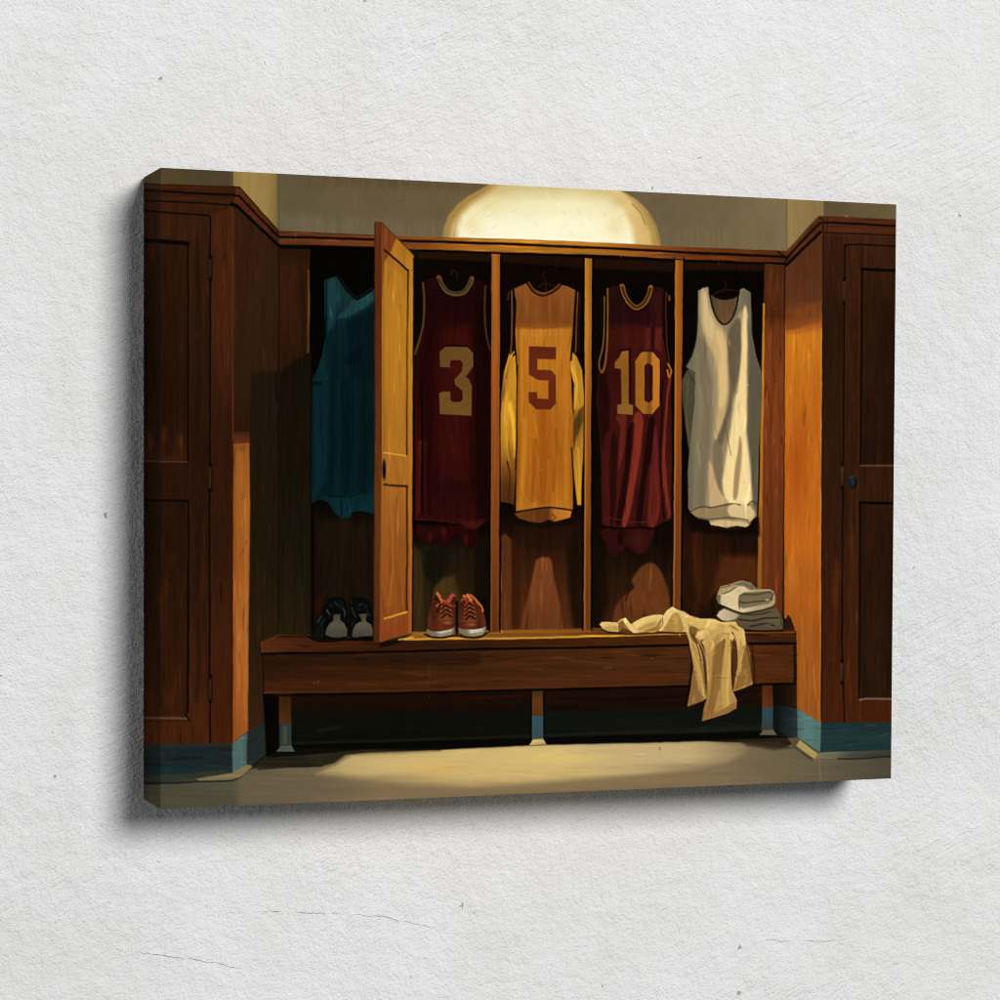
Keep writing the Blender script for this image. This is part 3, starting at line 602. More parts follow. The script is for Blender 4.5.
# trims
line([(423, 283), (424.4, 300), (423.6, 320), (420, 338), (415, 354)], 2.2, (104, 70, 32), .85, sm=True)
line([(425.4, 284), (426.4, 305), (424.6, 326)], .9, (24, 8, 6), .7, sm=True)
line([(485.6, 286), (484.6, 305), (485.4, 326), (488, 342), (490.4, 350)], 1.7, (92, 60, 28), .8, sm=True)
line([(487.6, 290), (487.4, 325), (490, 340)], .8, (10, 4, 3), .7, sm=True)
line([(439, 277.6), (442.4, 286), (448, 292), (456, 294), (464, 292), (469.4, 285), (472, 278.6)], 4.8, (112, 76, 34), 1, sm=True, lab=t2)
line([(439.6, 279), (443, 286), (448.6, 291.4), (456, 293.2), (463.6, 291.4), (468.8, 285), (471.2, 280)], 2.2, (58, 58, 44), 1, sm=True, clip=t2)
line([(437.4, 279), (440.6, 288), (447, 295.2), (456, 297), (466, 294.6), (471.6, 287)], .9, (16, 8, 6), .8, sm=True)
line([(451, 274), (454, 270), (457, 274), (456, 279)], 1.4, (36, 30, 20), .8, sm=True)
# number 3
P3 = [(439.4, 351.5), (445.6, 346.6), (467.5, 347), (473.2, 352.6), (473.2, 366), (469.6, 371.4), (465.6, 377), (468.8, 379.6), (471.6, 386), (471.4, 415.6), (440, 414), (439, 393.4), (442, 391.6), (450.4, 391.6), (450.8, 400), (453, 402), (460, 402), (462.6, 399.4), (462.4, 391), (455, 384.4), (454.6, 379.4), (461.6, 371.6), (462.8, 363.4), (460, 360), (450.4, 360), (449.6, 367.6), (440, 367)]
line([(440, 350), (446, 345.6), (467, 346), (474.4, 352.4), (474.4, 366)], 1.4, (14, 5, 4), .8)
poly(P3, ('v', [(346, (116, 80, 40)), (380, (114, 78, 36)), (415, (122, 84, 38))]), n2, soft=.6, tex='m', amp=.16)
poly([(449, 368), (452, 362), (460, 362), (461, 369), (454, 378), (451, 374)], (76, 18, 12), None, soft=1.4, al=.6, clip=j2)

# --- jersey 3 (yellow, 5)
poly([(500.6, 502), (500.4, 430), (501.4, 395), (504, 372), (509, 354), (515.6, 356), (517.6, 400), (516.6, 440), (515.6, 476), (514, 505), (508, 503)], ('v', [(350, (216, 142, 40)), (372, (210, 142, 42)), (440, (204, 136, 36)), (465, (150, 90, 32)), (485, (104, 58, 22)), (505, (92, 50, 20))]), j3, soft=.8, tex='v', amp=.25)
poly([(501, 395), (506, 372), (509, 362), (507, 390), (502, 402)], (120, 70, 28), None, soft=1.6, al=.7, clip=j3)
poly([(511, 400), (515, 420), (516.6, 456), (514, 458), (512, 430), (508, 404)], (246, 186, 56), None, soft=1.4, al=.85, clip=j3)
line([(506, 380), (505, 420), (508, 460)], 2, (240, 184, 70), .5, soft=1, clip=j3)
line([(507, 462), (510, 472), (508, 500)], 1.6, (70, 34, 14), .7, clip=j3)
poly([(573, 352), (577, 357), (582, 370), (584, 396), (583.4, 440), (582, 470), (581, 505), (577.4, 505), (574.6, 480), (572, 450), (569.6, 432), (574, 412), (574, 385), (569, 366)], ('v', [(352, (206, 136, 40)), (380, (214, 150, 44)), (408, (202, 136, 40)), (420, (140, 90, 30)), (440, (186, 124, 40)), (505, (206, 142, 44))]), j3, soft=.8, tex='v', amp=.25)
poly([(579, 410), (584, 404), (583, 420), (576, 440), (574, 450), (571, 440), (573, 425)], (92, 60, 26), None, soft=1.2, al=.85, clip=j3)
line([(572, 368), (577, 385), (574, 408)], 2.2, (244, 190, 70), .6, soft=1, sm=True, clip=j3)
line([(578, 448), (579.6, 480), (579.4, 503)], 1.8, (240, 172, 56), .6, soft=.9, clip=j3)
poly([(512.6, 289.6), (520, 286), (528, 282.6), (533, 289.6), (541, 293.4), (548, 292.8), (555, 289), (560, 284.6), (568, 286.4), (576, 290), (573.6, 320), (571.4, 345), (570, 364), (573.6, 420), (573, 510), (560, 508), (542, 508), (516, 511.6), (517.4, 440), (517.6, 365), (515, 330), (516, 300)],
     ('v', [(284, (156, 90, 38)), (300, (146, 82, 34)), (322, (140, 76, 28)), (326, (156, 86, 28)), (330, (198, 120, 36)), (350, (198, 119, 31)), (420, (191, 109, 26)), (470, (184, 103, 25)), (500, (190, 110, 29)), (511, (196, 118, 36))]), j3, soft=.8, tex='v', amp=.16)
poly([(528, 296), (560, 296), (562, 310), (552, 320), (536, 320)], (134, 70, 28), None, soft=4, al=.5, clip=j3)
line([(520, 326), (545, 328), (566, 325)], 2.4, (148, 76, 26), .6, soft=1, sm=True, clip=j3)
poly([(520, 330), (562, 329), (560, 336), (522, 337)], (206, 130, 46), None, soft=1.6, al=.5, clip=j3)
for x0, y0, x1, y1, w_, c, a in ((543, 410, 544, 500, 10, (168, 82, 16), .75), (525, 420, 520, 505, 5, (214, 140, 40), .6), (535, 440, 532, 500, 3.4, (158, 80, 18), .65), (556, 430, 553, 490, 3.4, (160, 82, 18), .65), (565, 380, 566, 500, 4, (204, 126, 42), .5), (521, 340, 521, 420, 3, (206, 130, 44), .5), (548, 460, 546, 500, 2, (206, 124, 40), .4), (539, 470, 541, 500, 1.5, (150, 74, 20), .5)):
    line([(x0, y0), ((x0 + x1) / 2 + 1, (y0 + y1) / 2), (x1, y1)], w_, c, a, soft=w_ / 2.4, sm=True, clip=j3)
blob(537, 494, 10, 5, (172, 90, 28), .5, clip=j3)
for q in ((518.6, 300, 1.6, 90), (572, 470, 2, 40), (518, 470, 2.4, 40)):
    blob(q[0], q[1] + 60 if q[3] == 90 else q[1], q[2], q[3], (146, 82, 20), .6, clip=j3)
for q in ((527, 305, 2, 12), (550, 308, 2, 14), (562, 304, 2, 12), (536, 312, 2, 10)):
    blob(*q, (170, 98, 44), .5, clip=j3)
for q in ((545, 304, 2, 12), (556, 312, 1.6, 10), (521, 308, 1.6, 14)):
    blob(*q, (118, 62, 24), .5, clip=j3)
line([(527.6, 283), (533, 291.2), (541, 295.4), (548, 294.6), (555.6, 290.4), (560.6, 285)], 2.2, (40, 20, 10), .9, sm=True)
line([(529, 282), (534, 289), (541, 292.6), (548, 292), (554, 288.6), (559, 284)], 1.4, (136, 78, 36), .9, sm=True)
poly([(531, 282), (558, 284), (553, 289), (546, 291.6), (540, 291), (534, 287.6)], (20, 9, 5), None, soft=.9, al=.9)
line([(513.4, 290), (514.8, 310), (514.4, 340), (513, 356)], 1.8, (18, 9, 5), .95, sm=True)
line([(511.4, 291), (512, 310), (511.6, 340), (510.4, 358)], 1.4, (150, 88, 36), .9, sm=True, clip=None)
line([(508.6, 292), (507.6, 300)], 1.6, (96, 60, 28), .7)
line([(576.4, 290), (574.6, 312), (573.4, 335), (571, 360)], 1.7, (18, 9, 5), .95, sm=True)
line([(578, 292), (576.8, 315), (576, 340), (575.4, 352)], 1.4, (146, 86, 36), .85, sm=True)
line([(580.4, 294), (579, 320), (578.4, 352)], 1.2, (60, 32, 14), .7, sm=True)
line([(517.6, 366), (516.8, 400), (516, 442), (515.4, 470)], 1.2, (40, 20, 8), .8, sm=True)
line([(510, 358), (514, 352)], 1.4, (250, 190, 70), .8)
line([(572, 448), (573.6, 480), (574.6, 508)], 1.4, (22, 11, 5), .8)
poly([(514, 513.4), (520, 511), (540, 507.6), (556, 508), (572, 510.4), (570.6, 517.4), (562, 520), (554, 521.6), (549, 519.6), (541, 523), (530, 521.6), (519, 518.4)], ('h', [(514, (124, 68, 28)), (548, (106, 56, 22)), (554, (190, 112, 38)), (572, (204, 124, 42))]), j3, soft=.8, tex='m', amp=.2)
line([(514.6, 512.4), (528, 510), (545, 507.6), (558, 508.4), (571.6, 510)], 1.7, (30, 15, 6), .9, sm=True)
line([(552, 514), (556, 518), (552, 521)], 1, (60, 28, 10), .7)
poly([(516, 519.6), (530, 523), (542, 524.4), (550, 521.4), (572, 518), (574, 524), (545, 529), (516, 525)], (24, 11, 5), None, soft=1.4, al=.8, clip=[locker])
P5 = [(529, 346.2), (556.2, 347), (556.2, 359.4), (537.6, 359.2), (537.4, 370), (550.6, 370.2), (556, 375.6), (556, 403.6), (550.6, 409.8), (536, 409.6), (528.8, 402.4), (528.4, 392.2), (536.8, 392), (537.2, 398.6), (548.4, 399), (548.6, 380.4), (538, 380.2), (529, 374.6)]
poly(P5, ('v', [(346, (106, 42, 22)), (380, (116, 46, 22)), (410, (108, 40, 18))]), n3, soft=.6, tex='m', amp=.16)

# --- jersey 4 (maroon, 10)
poly([(604, 529), (620, 527), (652, 528), (652, 540), (648, 549), (640, 554), (630, 549), (626, 546), (621, 552), (614, 556), (608, 550), (605, 542), (600, 532)], (58, 17, 14), j4, sm=True, soft=1.4, tex='m', amp=.4)
poly([(618, 530), (624, 530), (622, 546), (617, 542)], (22, 7, 5), None, soft=1.4, al=.7, clip=j4)
blob(638, 540, 8, 8, (84, 27, 22), .6, clip=j4)
poly([(608.4, 288.4), (613, 286), (620.4, 285), (624, 294), (631, 304), (637, 308), (643, 304), (648, 295), (651.4, 287), (658, 287), (664, 289), (663.4, 310), (663, 335), (666, 355), (669, 372), (671, 378), (671.6, 440), (671.4, 519), (665, 522), (654, 527.4), (640, 526), (620, 527), (602, 525), (601, 460), (599, 424), (596.4, 400), (598, 374), (603, 368), (606.6, 350), (608, 320)],
     ('v', [(285, (46, 15, 15)), (305, (42, 13, 13)), (322, (46, 14, 13)), (332, (72, 20, 15)), (370, (66, 18, 14)), (420, (70, 20, 15)), (480, (80, 24, 18)), (526, (66, 19, 16))]), j4, soft=.8, tex='v', amp=.28)
poly([(597, 374), (606, 372), (610, 400), (608, 450), (602, 450), (598, 420)], (34, 9, 7), None, soft=2.4, al=.85, clip=j4)
poly([(618, 326), (650, 326), (650, 348), (618, 350)], (80, 23, 16), None, soft=4, al=.5, clip=j4)
poly([(652, 290), (662, 290), (661, 322), (656, 345), (650, 345)], (66, 21, 19), None, soft=2.4, al=.7, clip=j4)
poly([(656, 328), (662, 328), (661, 352), (654, 348)], (112, 38, 26), None, soft=1.8, al=.7, clip=j4)
poly([(647, 328), (651, 328), (650, 350), (645, 350)], (108, 37, 25), None, soft=1.6, al=.7, clip=j4)
poly([(651, 326), (655.4, 326), (654, 352), (650.6, 352)], (40, 12, 10), None, soft=1.4, al=.7, clip=j4)
for pts_, c, a in ([[(634, 416), (643, 418), (640, 455), (634, 490), (628, 522), (622, 522), (628, 470)], (136, 48, 34), .75],
                   [[(616, 418), (626, 416), (624, 450), (618, 470), (620, 430)], (118, 42, 30), .6],
                   [[(650, 418), (655, 425), (653, 450), (646, 480), (642, 520), (636, 520), (642, 470)], (36, 9, 8), .75],
                   [[(655, 424), (659, 470), (658, 520), (648, 524), (650, 480)], (116, 39, 29), .65],
                   [[(628, 430), (634, 425), (630, 470), (622, 520), (616, 520), (624, 470)], (34, 8, 7), .7],
                   [[(604, 440), (614, 440), (612, 520), (603, 520)], (76, 23, 18), .6],
                   [[(611, 440), (617, 440), (616, 500), (610, 522)], (38, 10, 8), .6]):
    poly(pts_, c, None, soft=1.3, sm=True, al=min(1, a * 1.3), clip=j4, tex='v', amp=.2)
poly([(668.6, 374), (671.4, 378), (668, 400), (666, 430), (665, 460), (668, 490), (671, 515), (668, 520), (664, 490), (661.6, 466), (663, 440), (665, 410)], (140, 52, 34), None, soft=1.0, al=.85, clip=j4)
line([(663, 380), (661, 430), (660.4, 470), (664, 518)], 1.6, (22, 6, 5), .85, sm=True, clip=j4)
line([(604, 521), (612, 518), (630, 522), (654, 522)], 1.4, (104, 36, 26), .6, sm=True, clip=j4)
line([(606, 527), (620, 528.4), (640, 527.6), (654, 529), (664, 522.6)], 1.8, (16, 5, 4), .9, sm=True)
line([(604.4, 297), (604.2, 320), (603, 345), (599, 362), (600, 370), (602, 372.4)], 1.6, (142, 92, 36), .9, sm=True)
line([(607.6, 289), (607.6, 320), (606.6, 350), (604.6, 366), (602, 372.4)], 1.7, (156, 102, 38), .9, sm=True)
line([(606, 292), (605.8, 330), (603.6, 356), (601.6, 368)], 1.6, (12, 5, 4), .9, sm=True)
line([(601, 296), (600.6, 330)], 1.4, (40, 16, 8), .6)
line([(666.4, 292), (666, 320), (667, 345), (669.4, 366)], 1.3, (96, 48, 22), .8, sm=True)
line([(669.4, 296), (669.6, 300)], 2, (142, 84, 40), .8)
line([(668, 364), (671, 371), (669, 377), (667.4, 370)], 1.6, (222, 124, 44), .9, sm=True)
poly([(621, 285), (651, 286.6), (648.6, 294), (644, 302), (637, 306), (630, 302), (625, 294)], (9, 5, 4), None, soft=.8, al=.95)
line([(622, 286), (624.6, 295), (629.6, 303), (637, 307.6), (644.4, 303), (648.8, 295), (650.6, 287.6)], 4.8, (150, 94, 34), 1, sm=True, lab=t4)
line([(622.2, 287), (624.8, 295), (629.8, 302.8), (637, 307.4), (644.2, 302.8), (648.4, 295), (650.2, 289)], 2.3, (62, 36, 17), .95, sm=True, clip=t4)
line([(619.4, 287), (622, 297), (628, 307), (637, 311), (646, 307), (651.4, 297), (653, 288)], .9, (20, 8, 6), .7, sm=True)
for dx in (0,):
    line([(619.6, 350), (630, 349), (630.2, 402)], 1.4, (14, 5, 4), .8)
poly([(619, 358), (622, 351.6), (628.4, 350.4), (628.6, 404), (633, 405), (632.6, 414.6), (617.4, 414), (617, 405), (621.4, 404), (620.8, 369.4), (614.6, 368.4), (615, 362)], ('v', [(350, (160, 100, 34)), (380, (144, 92, 36)), (414, (150, 98, 42))]), n4, soft=.6, tex='m', amp=.14)
P0 = [(641, 352.6), (645, 351.6), (653, 352.4), (659.8, 360), (659.8, 380), (659.4, 405.6), (652, 414), (643, 413.6), (635.2, 405.4), (635, 361.6)]
line(P0[:4] + [(661, 360), (660.8, 404)], 1.2, (16, 6, 4), .7)
poly(P0, ('h', [(635, (164, 102, 32)), (645, (172, 106, 32)), (650, (140, 84, 30)), (653, (196, 120, 36)), (660, (204, 122, 36))]), n4, soft=.6, tex='m', amp=.12)
poly([(644.2, 366), (647.4, 363), (652.6, 366), (652.6, 400), (649, 402.8), (644.4, 401)], ('h', [(644, (58, 16, 12)), (648, (76, 22, 16)), (652, (50, 14, 12))]), j4, soft=.6)
line([(649.4, 353), (649, 364)], 3, (120, 70, 28), .7, soft=1, clip=n4)

# --- jersey 5 (white)
poly([(694, 365), (697, 372), (696, 400), (692, 440), (689, 452), (685.6, 426), (682.6, 400), (682.6, 380), (687, 370)], ('v', [(365, (86, 80, 60)), (420, (74, 72, 52)), (452, (93, 80, 52))]), j5, soft=.8, tex='v', amp=.2)
poly([(709, 292), (712, 294), (724, 298.4), (732, 297), (739, 293), (738, 302), (734.6, 314), (730, 321.6), (724.6, 324.6), (719.4, 321.4), (714.6, 314), (711.4, 304)], ('v', [(294, (93, 72, 48)), (325, (114, 81, 48))]), j5, soft=.8, tex='m', amp=.2)
poly([(698, 291), (703, 288), (708.4, 286.8), (709.6, 295), (711.4, 304), (715, 315), (719.4, 322), (724.6, 325), (730, 322), (734.6, 314), (737.4, 303), (738.8, 294), (741, 289), (744, 288.2), (750.4, 292.4), (751, 310), (752, 335), (756, 355), (761.6, 373), (762, 386), (761, 420), (758.6, 455), (757.6, 500), (757, 516), (753, 519), (750, 525), (746, 527.4), (736, 525.6), (727, 528), (718, 525.6), (711, 525.4), (708.6, 520), (698, 518.4), (690.6, 513), (688, 508), (687.6, 470), (691, 435), (694.6, 400), (695, 372), (686, 367), (692, 356), (696.6, 340), (698, 320)],
     ('h', [(686, (110, 99, 78)), (696, (133, 121, 93)), (704, (147, 132, 101)), (718, (164, 145, 108)), (730, (143, 124, 93)), (740, (173, 152, 111)), (750, (126, 111, 88)), (762, (102, 91, 71))]), j5, soft=.8, tex='v', amp=.08)
Wf = lambda pts_, c, a, s=1.5: poly(pts_, c, None, soft=s * 1.35, sm=True, al=min(1, a * 1.15), clip=j5, tex='v', amp=.07)
Wf([(701, 292), (706, 290), (709, 306), (716, 322), (724, 332), (728, 352), (729, 375), (728, 395), (724, 420), (717, 440), (714, 438), (717, 415), (719, 390), (715, 360), (706, 340), (701, 320)], (210, 179, 124), .75, 2.0)
Wf([(703, 296), (706, 294), (708, 312), (714, 326), (712, 340), (705, 326)], (222, 195, 144), .55)
Wf([(715, 330), (724, 336), (727, 356), (727, 392), (720, 410), (719, 380), (720, 355)], (229, 195, 134), .65, 1.8)
Wf([(696, 345), (703, 340), (708, 362), (713, 386), (712, 420), (708, 470), (704, 510), (697, 508), (700, 460), (702, 400)], (121, 108, 85), .6, 2.4)
Wf([(729, 332), (739, 318), (742, 340), (740, 372), (734, 392), (728, 420), (722, 445), (717, 440), (724, 420), (730, 395), (728, 360)], (107, 93, 71), .8, 1.6)
Wf([(744, 304), (746.4, 308), (748, 330), (747, 360), (747.6, 400), (746, 430), (735, 440), (735, 415), (738, 390), (741, 355), (742, 325)], (243, 211, 149), .9, 1.3)
Wf([(748, 320), (752, 338), (757, 360), (761, 376), (760, 420), (756, 470), (755, 506), (751, 498), (748, 450), (748, 400), (749, 360)], (100, 92, 73), .8, 2.0)
Wf([(736, 395), (741, 400), (746, 430), (750, 465), (752, 505), (746, 510), (736, 510), (726, 500), (722, 488), (726, 455), (732, 420)], (246, 219, 157), .92, 1.6)
Wf([(740, 436), (742, 450), (740, 475), (737, 497), (733, 497), (735, 470), (738, 450)], (163, 134, 96), .75, 1.0)
Wf([(709, 462), (713, 468), (718, 486), (725, 498), (727, 506), (711, 508), (709, 490)], (208, 175, 127), .8, 1.5)
Wf([(714, 440), (722, 450), (722, 480), (724, 496), (719, 488), (714, 470)], (123, 108, 82), .7, 1.4)
Wf([(738, 292), (743, 289), (750, 293), (751, 318), (746, 306), (742, 310), (737, 316), (733, 322)], (114, 106, 85), .7, 1.6)
line([(724, 420), (728, 440), (731, 455)], 1, (93, 82, 61), .6, clip=j5)
for x, y in ((719, 330), (722, 335), (726, 333), (715, 331), (729, 340)):
    line([(x, y), (x + 1, y + 5)], 1.4, (202, 176, 124), .5, clip=j5)
# hem
Wf([(691, 511), (700, 507), (712, 508), (725, 504), (734, 504), (742, 508), (752, 503), (756, 516), (750, 520), (736, 517.6), (722, 517), (700, 517)], (154, 132, 93), .8, 1.2)
Wf([(728, 507), (738, 503), (750, 506), (755, 514), (750, 521), (740, 519), (730, 516)], (223, 195, 141), .85, 1.2)
Wf([(711, 522), (722, 520), (736, 521), (748, 523), (747, 527), (736, 526), (722, 527), (712, 525)], (217, 187, 134), .85, 1.0)
line([(690, 512), (696, 508.6), (704, 506.4), (711, 507.6), (722, 505.6), (732, 503.8), (740, 505)], 1.5, (74, 64, 46), .8, sm=True, clip=j5)
line([(696, 517.4), (708, 519), (722, 518), (730, 517.6), (740, 518.6), (748, 520)], 1.5, (86, 74, 54), .75, sm=True, clip=j5)
line([(748, 505), (752, 501), (757, 504)], 1.3, (66, 52, 34), .8, sm=True, clip=j5)
blob(735, 505, 3, 1.6, (238, 214, 166), .7, clip=j5)
line([(709.4, 292), (711.6, 304), (715, 314.4), (719.4, 321.6), (724.6, 324.6), (729.8, 321.6), (734, 314), (737, 303.6), (738.6, 294)], 1.7, (14, 15, 20), .95, sm=True)
line([(711, 293.4), (718, 297.6), (726, 298.6), (734, 297), (738.6, 292.6)], 2.6, (9, 7, 6), .95, sm=True)
line([(697.2, 315), (696, 340), (691, 356), (685.6, 366)], 1.0, (22, 56, 68), .7, sm=True)
line([(751.6, 312), (752.4, 335)], .9, (40, 92, 104), .5)
line([(686, 367), (690, 376), (695, 383)], 1.1, (52, 48, 34), .8, clip=j5)
line([(688, 380), (686, 410), (688.6, 440)], 1, (118, 103, 68), .5, clip=j5)
poly([(688, 514), (700, 520), (709, 522), (712, 528), (727, 530), (746, 529), (752, 520), (759, 518), (760, 536), (690, 532)], (18, 8, 3), None, soft=2.4, al=.8, clip=locker)
# hangers
for pts_ in ([(722, 292), (726, 286), (724, 281)], [(712, 295), (724, 290), (738, 291)], [(546, 291), (546, 282), (543, 276), (545, 272)], [(539, 287), (546, 283), (555, 287)]):
    line(pts_, 1.3, (52, 32, 15), .7, sm=True, clip=locker)

# --- dark shoes
poly([(326, 602), (329, 598.4), (338, 597), (345, 600), (347.4, 612), (348, 628), (347, 637.4), (330, 639.6), (318, 639.6), (311, 636), (315, 626), (321, 612)], (9, 11, 11), sh1, soft=.8, sm=True, tex='m', amp=.5)
poly([(350, 600), (355, 597), (365, 598), (371, 604), (374, 620), (374, 638.4), (360, 639.6), (351, 638.6), (349.4, 620)], (9, 11, 11), sh2, soft=.8, sm=True, tex='m', amp=.5)
poly([(313, 636), (316, 627), (321, 622), (325, 630), (323, 638), (316, 638)], (18, 26, 22), None, soft=1.2, al=.8, clip=sh1)
line([(318, 622), (321.6, 616)], 2.0, (34, 66, 68), .8, clip=sh1)
line([(321, 625), (324.6, 619)], 1.6, (26, 54, 56), .7, clip=sh1)
for p, c in (([(335, 602), (337, 605)], (56, 60, 50)), ([(327, 610), (329, 614)], (84, 84, 68)), ([(343, 608), (345, 612), (344.6, 616)], (66, 70, 60)), ([(340, 600), (343, 604)], (20, 30, 28))):
    line(p, 1.5, c, .8, clip=sh1, sm=True)
for p, c in (([(359, 605), (363, 603.6)], (50, 52, 46)), ([(352, 608), (354, 614), (356, 617)], (56, 60, 52)), ([(350.6, 600), (351.6, 603)], (24, 40, 32)), ([(367, 610), (370, 616)], (34, 40, 36))):
    line(p, 1.5, c, .8, clip=sh2, sm=True)
poly([(325.4, 634.6), (326.6, 628), (330, 623.4), (333, 620.4), (333, 615), (336, 614), (340.6, 614.6), (340, 619.6), (344, 623), (347, 629), (347, 636), (338, 637.6), (331, 637)], ('v', [(614, (74, 70, 56)), (625, (100, 94, 76)), (637, (80, 76, 60))]), tc1, soft=.7, tex='m', amp=.2)
poly([(351.8, 636.6), (352.6, 630), (356, 624), (362, 621), (361, 618), (358.6, 614.6), (363, 613.6), (368, 613.8), (366, 618), (366, 620.8), (371, 624.6), (373, 631), (372.6, 636), (362, 636.4), (356, 637.6)], ('v', [(614, (74, 70, 56)), (625, (98, 92, 76)), (637, (78, 74, 58))]), tc2, soft=.7, tex='m', amp=.2)
for q in ((331, 606, 3, 2), (340, 606, 2, 4), (359, 609, 4, 1.6), (366, 606, 2, 3), (330, 616, 2, 3), (353, 624, 2, 4)):
    blob(*q, (26, 34, 34), .7, clip=[sh1, sh2])
blob(319, 606, 5, 9, (58, 20, 9), .6, clip=locker)
line([(326, 590), (323, 598), (318, 604)], 1.6, (66, 24, 11), .5, sm=True, clip=locker)
line([(309, 637), (318, 641), (334, 640.6), (348, 639), (373, 640)], 2, (6, 4, 2), .85, sm=True)

# --- brown shoes
for (sh, so, dx, P, S, toe) in ((sh3, so3, 0, [(427, 632), (427.6, 618), (431, 608), (434.4, 598), (436.4, 592.6), (439.6, 592), (441.4, 598), (446, 600), (450, 595), (454, 593.6), (456, 599), (455.6, 612), (455.6, 626), (454, 633), (440, 636), (430, 635)],
                                 [(426.6, 629), (432, 631.4), (440, 631.4), (448, 630), (454.8, 627.2), (454.6, 631.4), (451, 634.8), (440, 636.4), (430, 635.4), (426.4, 632.4)], (446, 620)),
                                (sh4, so4, 30, [(458, 628), (458.2, 612), (460.6, 602), (463, 595), (468, 593.6), (472, 594.6), (477, 600), (482.4, 607), (483.6, 612), (485.6, 622), (486.2, 630), (482, 635), (466, 636), (459, 634)],
                                 [(458.4, 628), (464, 629.6), (474, 629.6), (482, 628.2), (486, 626), (486, 631), (482.4, 634.8), (474, 636), (464, 635.6), (458.8, 632.6)], (470, 622))):
    poly(P, ('v', [(593, (66, 26, 15)), (608, (86, 38, 20)), (620, (108, 53, 28)), (630, (90, 39, 21))]), sh, soft=.8, sm=True, tex='m', amp=.25)
    blob(toe[0], toe[1], 7, 4, (150, 80, 46), .75, clip=sh)
    blob(toe[0] + 9, toe[1], 2.6, 9, (60, 24, 15), .6, clip=sh)
    line([(toe[0] - 9, toe[1] + 2), (toe[0] - 1, toe[1] + .6), (toe[0] + 7, toe[1] + 1.6)], 1.1, (62, 26, 16), .6, sm=True, clip=sh)
    line([(toe[0] - 12, toe[1] + 6), (toe[0] - 2, toe[1] + 6.6), (toe[0] + 9, toe[1] + 4)], 1.1, (58, 22, 14), .6, sm=True, clip=sh)
    blob(toe[0] + 2, toe[1] + 3, 4, 2, (186, 106, 62), .6, clip=sh)
    blob(toe[0] - 12, toe[1] - 2, 4, 10, (66, 24, 15), .6, clip=sh)
    blob(toe[0] - 4, toe[1] + 7.5, 9, 2.4, (150, 56, 26), .6, clip=sh)
    for k in range(4):
        cx_, cy_ = toe[0] + 1 - k * .4, toe[1] - 6.6 - k * 4.4
        line([(cx_ - 6 + k * .5, cy_ + 2.6), (cx_ - 1, cy_ - 1.4), (cx_ + 5 - k * .6, cy_ + 1.6)], 1.5, (190, 88, 42) if k > 0 else (150, 74, 40), .8, sm=True, clip=sh)
        line([(cx_ - 5 + k * .5, cy_ + 4.6), (cx_ - 1, cy_ + .8), (cx_ + 4 - k * .6, cy_ + 3.4)], 1.5, (30, 11, 8), .85, sm=True, clip=sh)
    poly(S, ('h', [(S[0][0], (118, 112, 88)), (S[0][0] + 9, (132, 126, 100)), (S[0][0] + 13, (206, 200, 182)), (S[0][0] + 24, (190, 182, 160)), (S[0][0] + 27, (120, 110, 84))]), so, soft=.6, tex='h', amp=.12)
    poly([(S[0][0] + 1, 632.6), (S[0][0] + 14, 633.4), (S[0][0] + 27, 631), (S[0][0] + 23, 635.4), (S[0][0] + 8, 636)], (128, 122, 94), None, soft=.8, al=.7, clip=so)
for p, c, w_ in (([(437, 593), (440, 597), (441, 600)], (222, 112, 60), 3.2), ([(448, 602), (452, 596), (455, 594.6)], (196, 76, 56), 4), ([(448, 603), (453, 606), (458, 604)], (150, 56, 34), 2), ([(462, 594.6), (465, 597)], (214, 104, 50), 2.6), ([(459, 603), (463, 599), (466, 600)], (178, 72, 34), 2.2),
                 ([(468, 595), (473, 597), (478, 603), (482, 607), (483, 611)], (216, 106, 52), 2.4), ([(467, 596), (471, 600)], (216, 120, 84), 3), ([(437, 606), (442, 602), (445, 601)], (206, 96, 44), 2), ([(444, 594), (446, 598)], (120, 40, 30), 2)):
    line(p, w_, c, .9, sm=True, clip=[sh3, sh4])
line([(434.6, 598), (440, 603), (437, 612)], 1.6, (22, 9, 7), .8, sm=True, clip=sh3)
line([(456.8, 602), (457, 618), (456.8, 634)], 2.6, (10, 5, 4), .9)
line([(425, 634), (432, 637.4), (444, 637.6), (456, 635.6), (466, 637.6), (480, 637.2), (487, 633)], 1.8, (14, 8, 4), .9, sm=True)
poly([(479, 600), (489, 596), (489, 632), (487, 630), (485, 615)], (12, 7, 4), None, soft=1.4, al=.75, clip=locker)

# --- open locker door
poly([(375, 221.4), (381.6, 222), (383, 224), (414, 255), (413.6, 300), (412.6, 480), (412.2, 632.6), (396, 637), (380.4, 642.4), (373.8, 642), (374.6, 440)],
     ('v', [(222, (130, 62, 28)), (262, (184, 114, 36)), (300, (198, 130, 38)), (420, (190, 122, 38)), (480, (178, 106, 38)), (540, (168, 92, 34)), (600, (160, 80, 32)), (642, (146, 70, 28))]), door, soft=.6, tex='v', amp=.13)
poly([(382, 222), (397, 236), (391, 252), (384, 262), (382, 300)], (132, 64, 30), None, soft=1, al=.95, clip=door)
poly([(397, 237), (413, 256), (412.6, 275), (408, 270), (390, 253)], (194, 126, 38), None, soft=1, al=.7, clip=door)
poly([(375, 221), (382, 222), (381.8, 440), (380, 642), (373.4, 643), (374.4, 440)], ('v', [(222, (108, 52, 25)), (300, (100, 46, 21)), (440, (108, 54, 23)), (520, (114, 60, 26)), (642, (88, 44, 20))]), door, soft=.5, tex='v', amp=.2)
line([(382, 224), (381.6, 440), (380, 641)], .9, (152, 84, 36), .6, clip=door)
